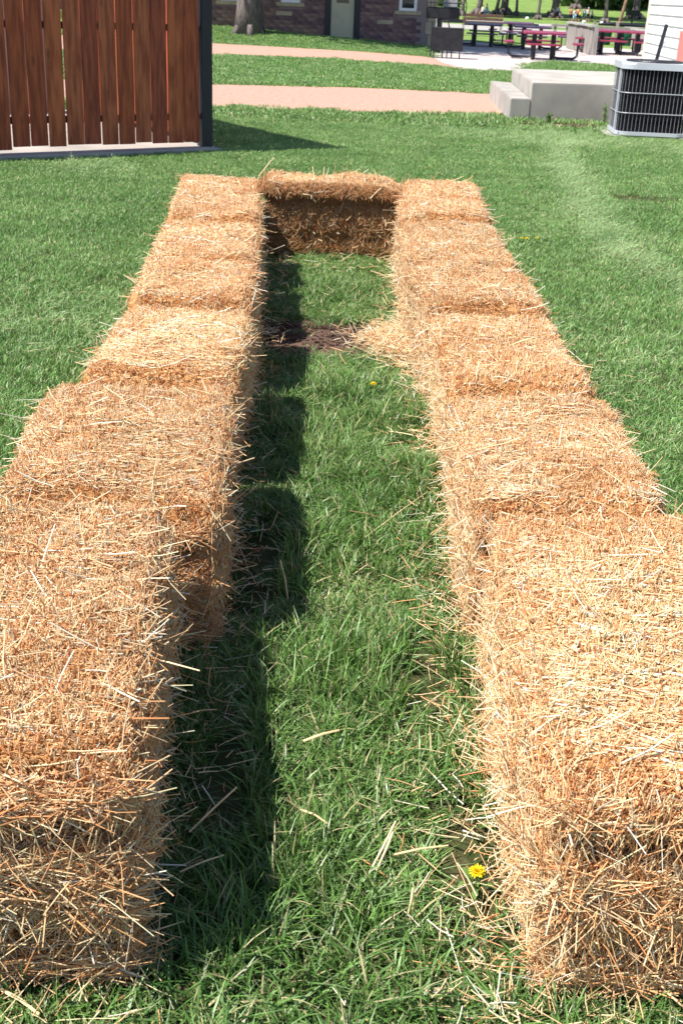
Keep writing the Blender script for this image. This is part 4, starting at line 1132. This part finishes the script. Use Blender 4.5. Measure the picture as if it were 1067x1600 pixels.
def person(px, py, H_, face, shirt, shorts, label, pose='stand', group='people on the far meadow', hair=None, spread=.1, arm=(.12, .0)):
    p = G(px, py)
    t = thing('person', label, 'person', (p.x, p.y, p.z), face, group)
    s = H_
    hip = .53 if pose == 'stand' else .26
    if pose == 'stand':
        legL = [((-.055 * s, 0, hip * s), .05 * s), ((-.065 * s, spread * .3 * s, .28 * s), .036 * s), ((-.07 * s, spread * .5 * s, .045 * s), .024 * s), ((-.075 * s, spread * .5 * s - .07 * s, .02 * s), .02 * s)]
        legR = [((.055 * s, 0, hip * s), .05 * s), ((.065 * s, -spread * .3 * s, .28 * s), .036 * s), ((.07 * s, -spread * .5 * s, .045 * s), .024 * s), ((.075 * s, -spread * .5 * s - .07 * s, .02 * s), .02 * s)]
    else:
        legL = [((-.055 * s, 0, hip * s), .05 * s), ((-.09 * s, -.23 * s, .30 * s), .04 * s), ((-.09 * s, -.25 * s, .045 * s), .026 * s), ((-.09 * s, -.32 * s, .02 * s), .02 * s)]
        legR = [((.055 * s, 0, hip * s), .05 * s), ((.09 * s, -.23 * s, .30 * s), .04 * s), ((.09 * s, -.25 * s, .045 * s), .026 * s), ((.09 * s, -.32 * s, .02 * s), .02 * s)]
    z = (hip - .53) * s
    J = [((0, 0, .53 * s + z), (.085 * s, .06 * s)), ((0, 0, .66 * s + z), (.075 * s, .05 * s)), ((0, 0, .79 * s + z), (.09 * s, .055 * s)), ((0, -.005 * s, .86 * s + z), .028 * s), ((0, -.012 * s, .905 * s + z), (.042 * s, .05 * s)), ((0, -.012 * s, .965 * s + z), (.045 * s, .052 * s))]
    E = [(0, 1), (1, 2), (2, 3), (3, 4), (4, 5)]
    n0 = len(J); J += legL; E += [(0, n0), (n0, n0 + 1), (n0 + 1, n0 + 2), (n0 + 2, n0 + 3)]
    n1 = len(J); J += legR; E += [(0, n1), (n1, n1 + 1), (n1 + 1, n1 + 2), (n1 + 2, n1 + 3)]
    for sx in (-1, 1):
        n2 = len(J)
        J += [((sx * .115 * s, 0, .79 * s + z), .036 * s), ((sx * (.125 + arm[1]) * s, -.01 * s, .65 * s + z), .026 * s), ((sx * .125 * s, -arm[0] * s - .02 * s, .52 * s + z + arm[0] * .6 * s), .019 * s), ((sx * .12 * s, -arm[0] * s - .05 * s, .47 * s + z + arm[0] * .7 * s), .017 * s)]
        E += [(2, n2), (n2, n2 + 1), (n2 + 1, n2 + 2), (n2 + 2, n2 + 3)]
    skin_body('body', J, E, M_skin, t)
    g = 1.18
    def gr(j, k=g): return (j[0], tuple(c * k for c in j[1]) if hasattr(j[1], '__len__') else j[1] * k)
    SJ = [gr(J[0]), gr(J[1]), gr(J[2]), gr((J[3][0], .03 * s), 1.0)]; SE = [(0, 1), (1, 2), (2, 3)]
    for off_ in (n1 + 4, n1 + 8):
        n2 = len(SJ); SJ += [gr(J[off_], 1.25), gr(J[off_ + 1], 1.3)]; SE += [(2, n2), (n2, n2 + 1)]
    skin_body('shirt', SJ, SE, shirt, t)
    PJ = [gr(J[0], 1.22)]; PE = []
    for off_ in (n0, n1):
        n2 = len(PJ); PJ += [gr(J[off_], 1.25), gr(J[off_ + 1], 1.4)]; PE += [(0, n2), (n2, n2 + 1)]
    skin_body('shorts', PJ, PE, shorts, t)
    bm = bmesh.new(); bmesh.ops.create_uvsphere(bm, u_segments=10, v_segments=8, radius=.058 * s)
    for v in bm.verts: v.co.z = max(v.co.z, -.02 * s)
    me = bpy.data.meshes.new('hair'); bm.to_mesh(me); bm.free(); me.materials.append(hair or M_hair)
    o = link(bpy.data.objects.new('hair', me), t); o.location = (0, .004 * s, .965 * s + z)
    return t
def cl(n, c): return mat(n, c, rough=.85, spec=.1)
cB, cR, cW, cN, cY, cT = cl('blue_cloth', (.12, .28, .62)), cl('red_cloth', (.6, .04, .035)), cl('white_cloth', (.75, .77, .8)), cl('navy_cloth', (.02, .025, .05)), cl('yellow_cloth', (.75, .6, .08)), cl('teal_cloth', (.03, .16, .18))
cP = cl('pale_blue_cloth', (.45, .55, .75)); cO = cl('orange_red_cap', (.6, .1, .04))
def ph(px, py, pxh): p = G(px, py); return pxh / F_PX * (p.y * math.cos(pitch) + (CAM_H - p.z) * math.sin(pitch)) * 1.02
person(869.5, 32, ph(869, 32, 21), R_(160), cB, cN, 'person in a blue shirt and black shorts walking alone before the broad trunk', spread=.25)
person(890, 35, ph(890, 35, 20), R_(20), cR, cN, 'person in a red shirt and dark shorts at the left end of the group', hair=cO)
person(896, 36, ph(896, 36, 20), R_(200), cW, cP, 'person in a white shirt and pale blue trousers, second from left in the group', arm=(.2, .05))
person(901, 34, ph(901, 34, 20), R_(-30), cR, cN, 'person in a red shirt standing behind the one in white, mid group')
person(903.5, 35, ph(903, 35, 17), R_(90), cY, cN, 'short person in a yellow shirt in the middle of the group')
person(911, 34, ph(911, 34, 21), R_(170), cW, cT, 'person in a white shirt and teal shorts, third from right in the group')
person(917, 35, ph(917, 35, 21), R_(10), cW, cN, 'person in a white shirt and white cap, second from right in the group', hair=cW)
person(923, 35, ph(923, 35, 17), R_(40), cP, cN, 'person in a pale shirt and navy shorts at the right end of the group')
person(752, 27, ph(752, 27, 24), R_(-60), cW, cN, 'person in a white shirt sitting at the left of the pair below the trees', pose='sit', hair=M_hair)
person(759, 26, ph(759, 26, 25), R_(50), cP, cB, 'person in a grey-blue shirt and red cap sitting at the right of the pair', pose='sit', hair=cO)
for (px, py, lab) in ((751, 27.5, 'dark low log seat under the left of the seated pair'), (760, 26.8, 'dark low log seat under the right of the seated pair')):
    p = G(px, py); o = MB().box(-.35, .35, -.1, .25, -.05, .24, .03).build('log_seat', M_bark); o.location = p; tag(o, lab, 'seat')
p = G(986, 38)
t = thing('park_grill', 'small dark pedestal grill on the far grass behind the leaning brown trunk', 'grill', p)
MB().box(-.5, .5, -.3, .3, .62, 1.0, .03).build('firebox', M_grill, t); MB().tube([(0, 0, 0), (0, 0, .62)], .07, 8).build('post', M_black, t)
for px, py, lab in ((939, 38, 'white ball lying on the far grass beside the dark trunk'), (911.5, 36.5, 'white bag lying at the feet of the group'), (823, 31, 'white litter bag on the grass beyond the road')):
    p = G(px, py); bm = bmesh.new(); bmesh.ops.create_icosphere(bm, subdivisions=2, radius=.14 if px > 930 else .16)
    for v in bm.verts: v.co.z *= .8
    me = bpy.data.meshes.new('ball'); bm.to_mesh(me); bm.free(); me.materials.append(M_white)
    o = link(bpy.data.objects.new('white_ball' if px > 930 else 'white_bag', me)); o.location = p + Vector((0, 0, .1)); tag(o, lab, 'ball' if px > 930 else 'bag')
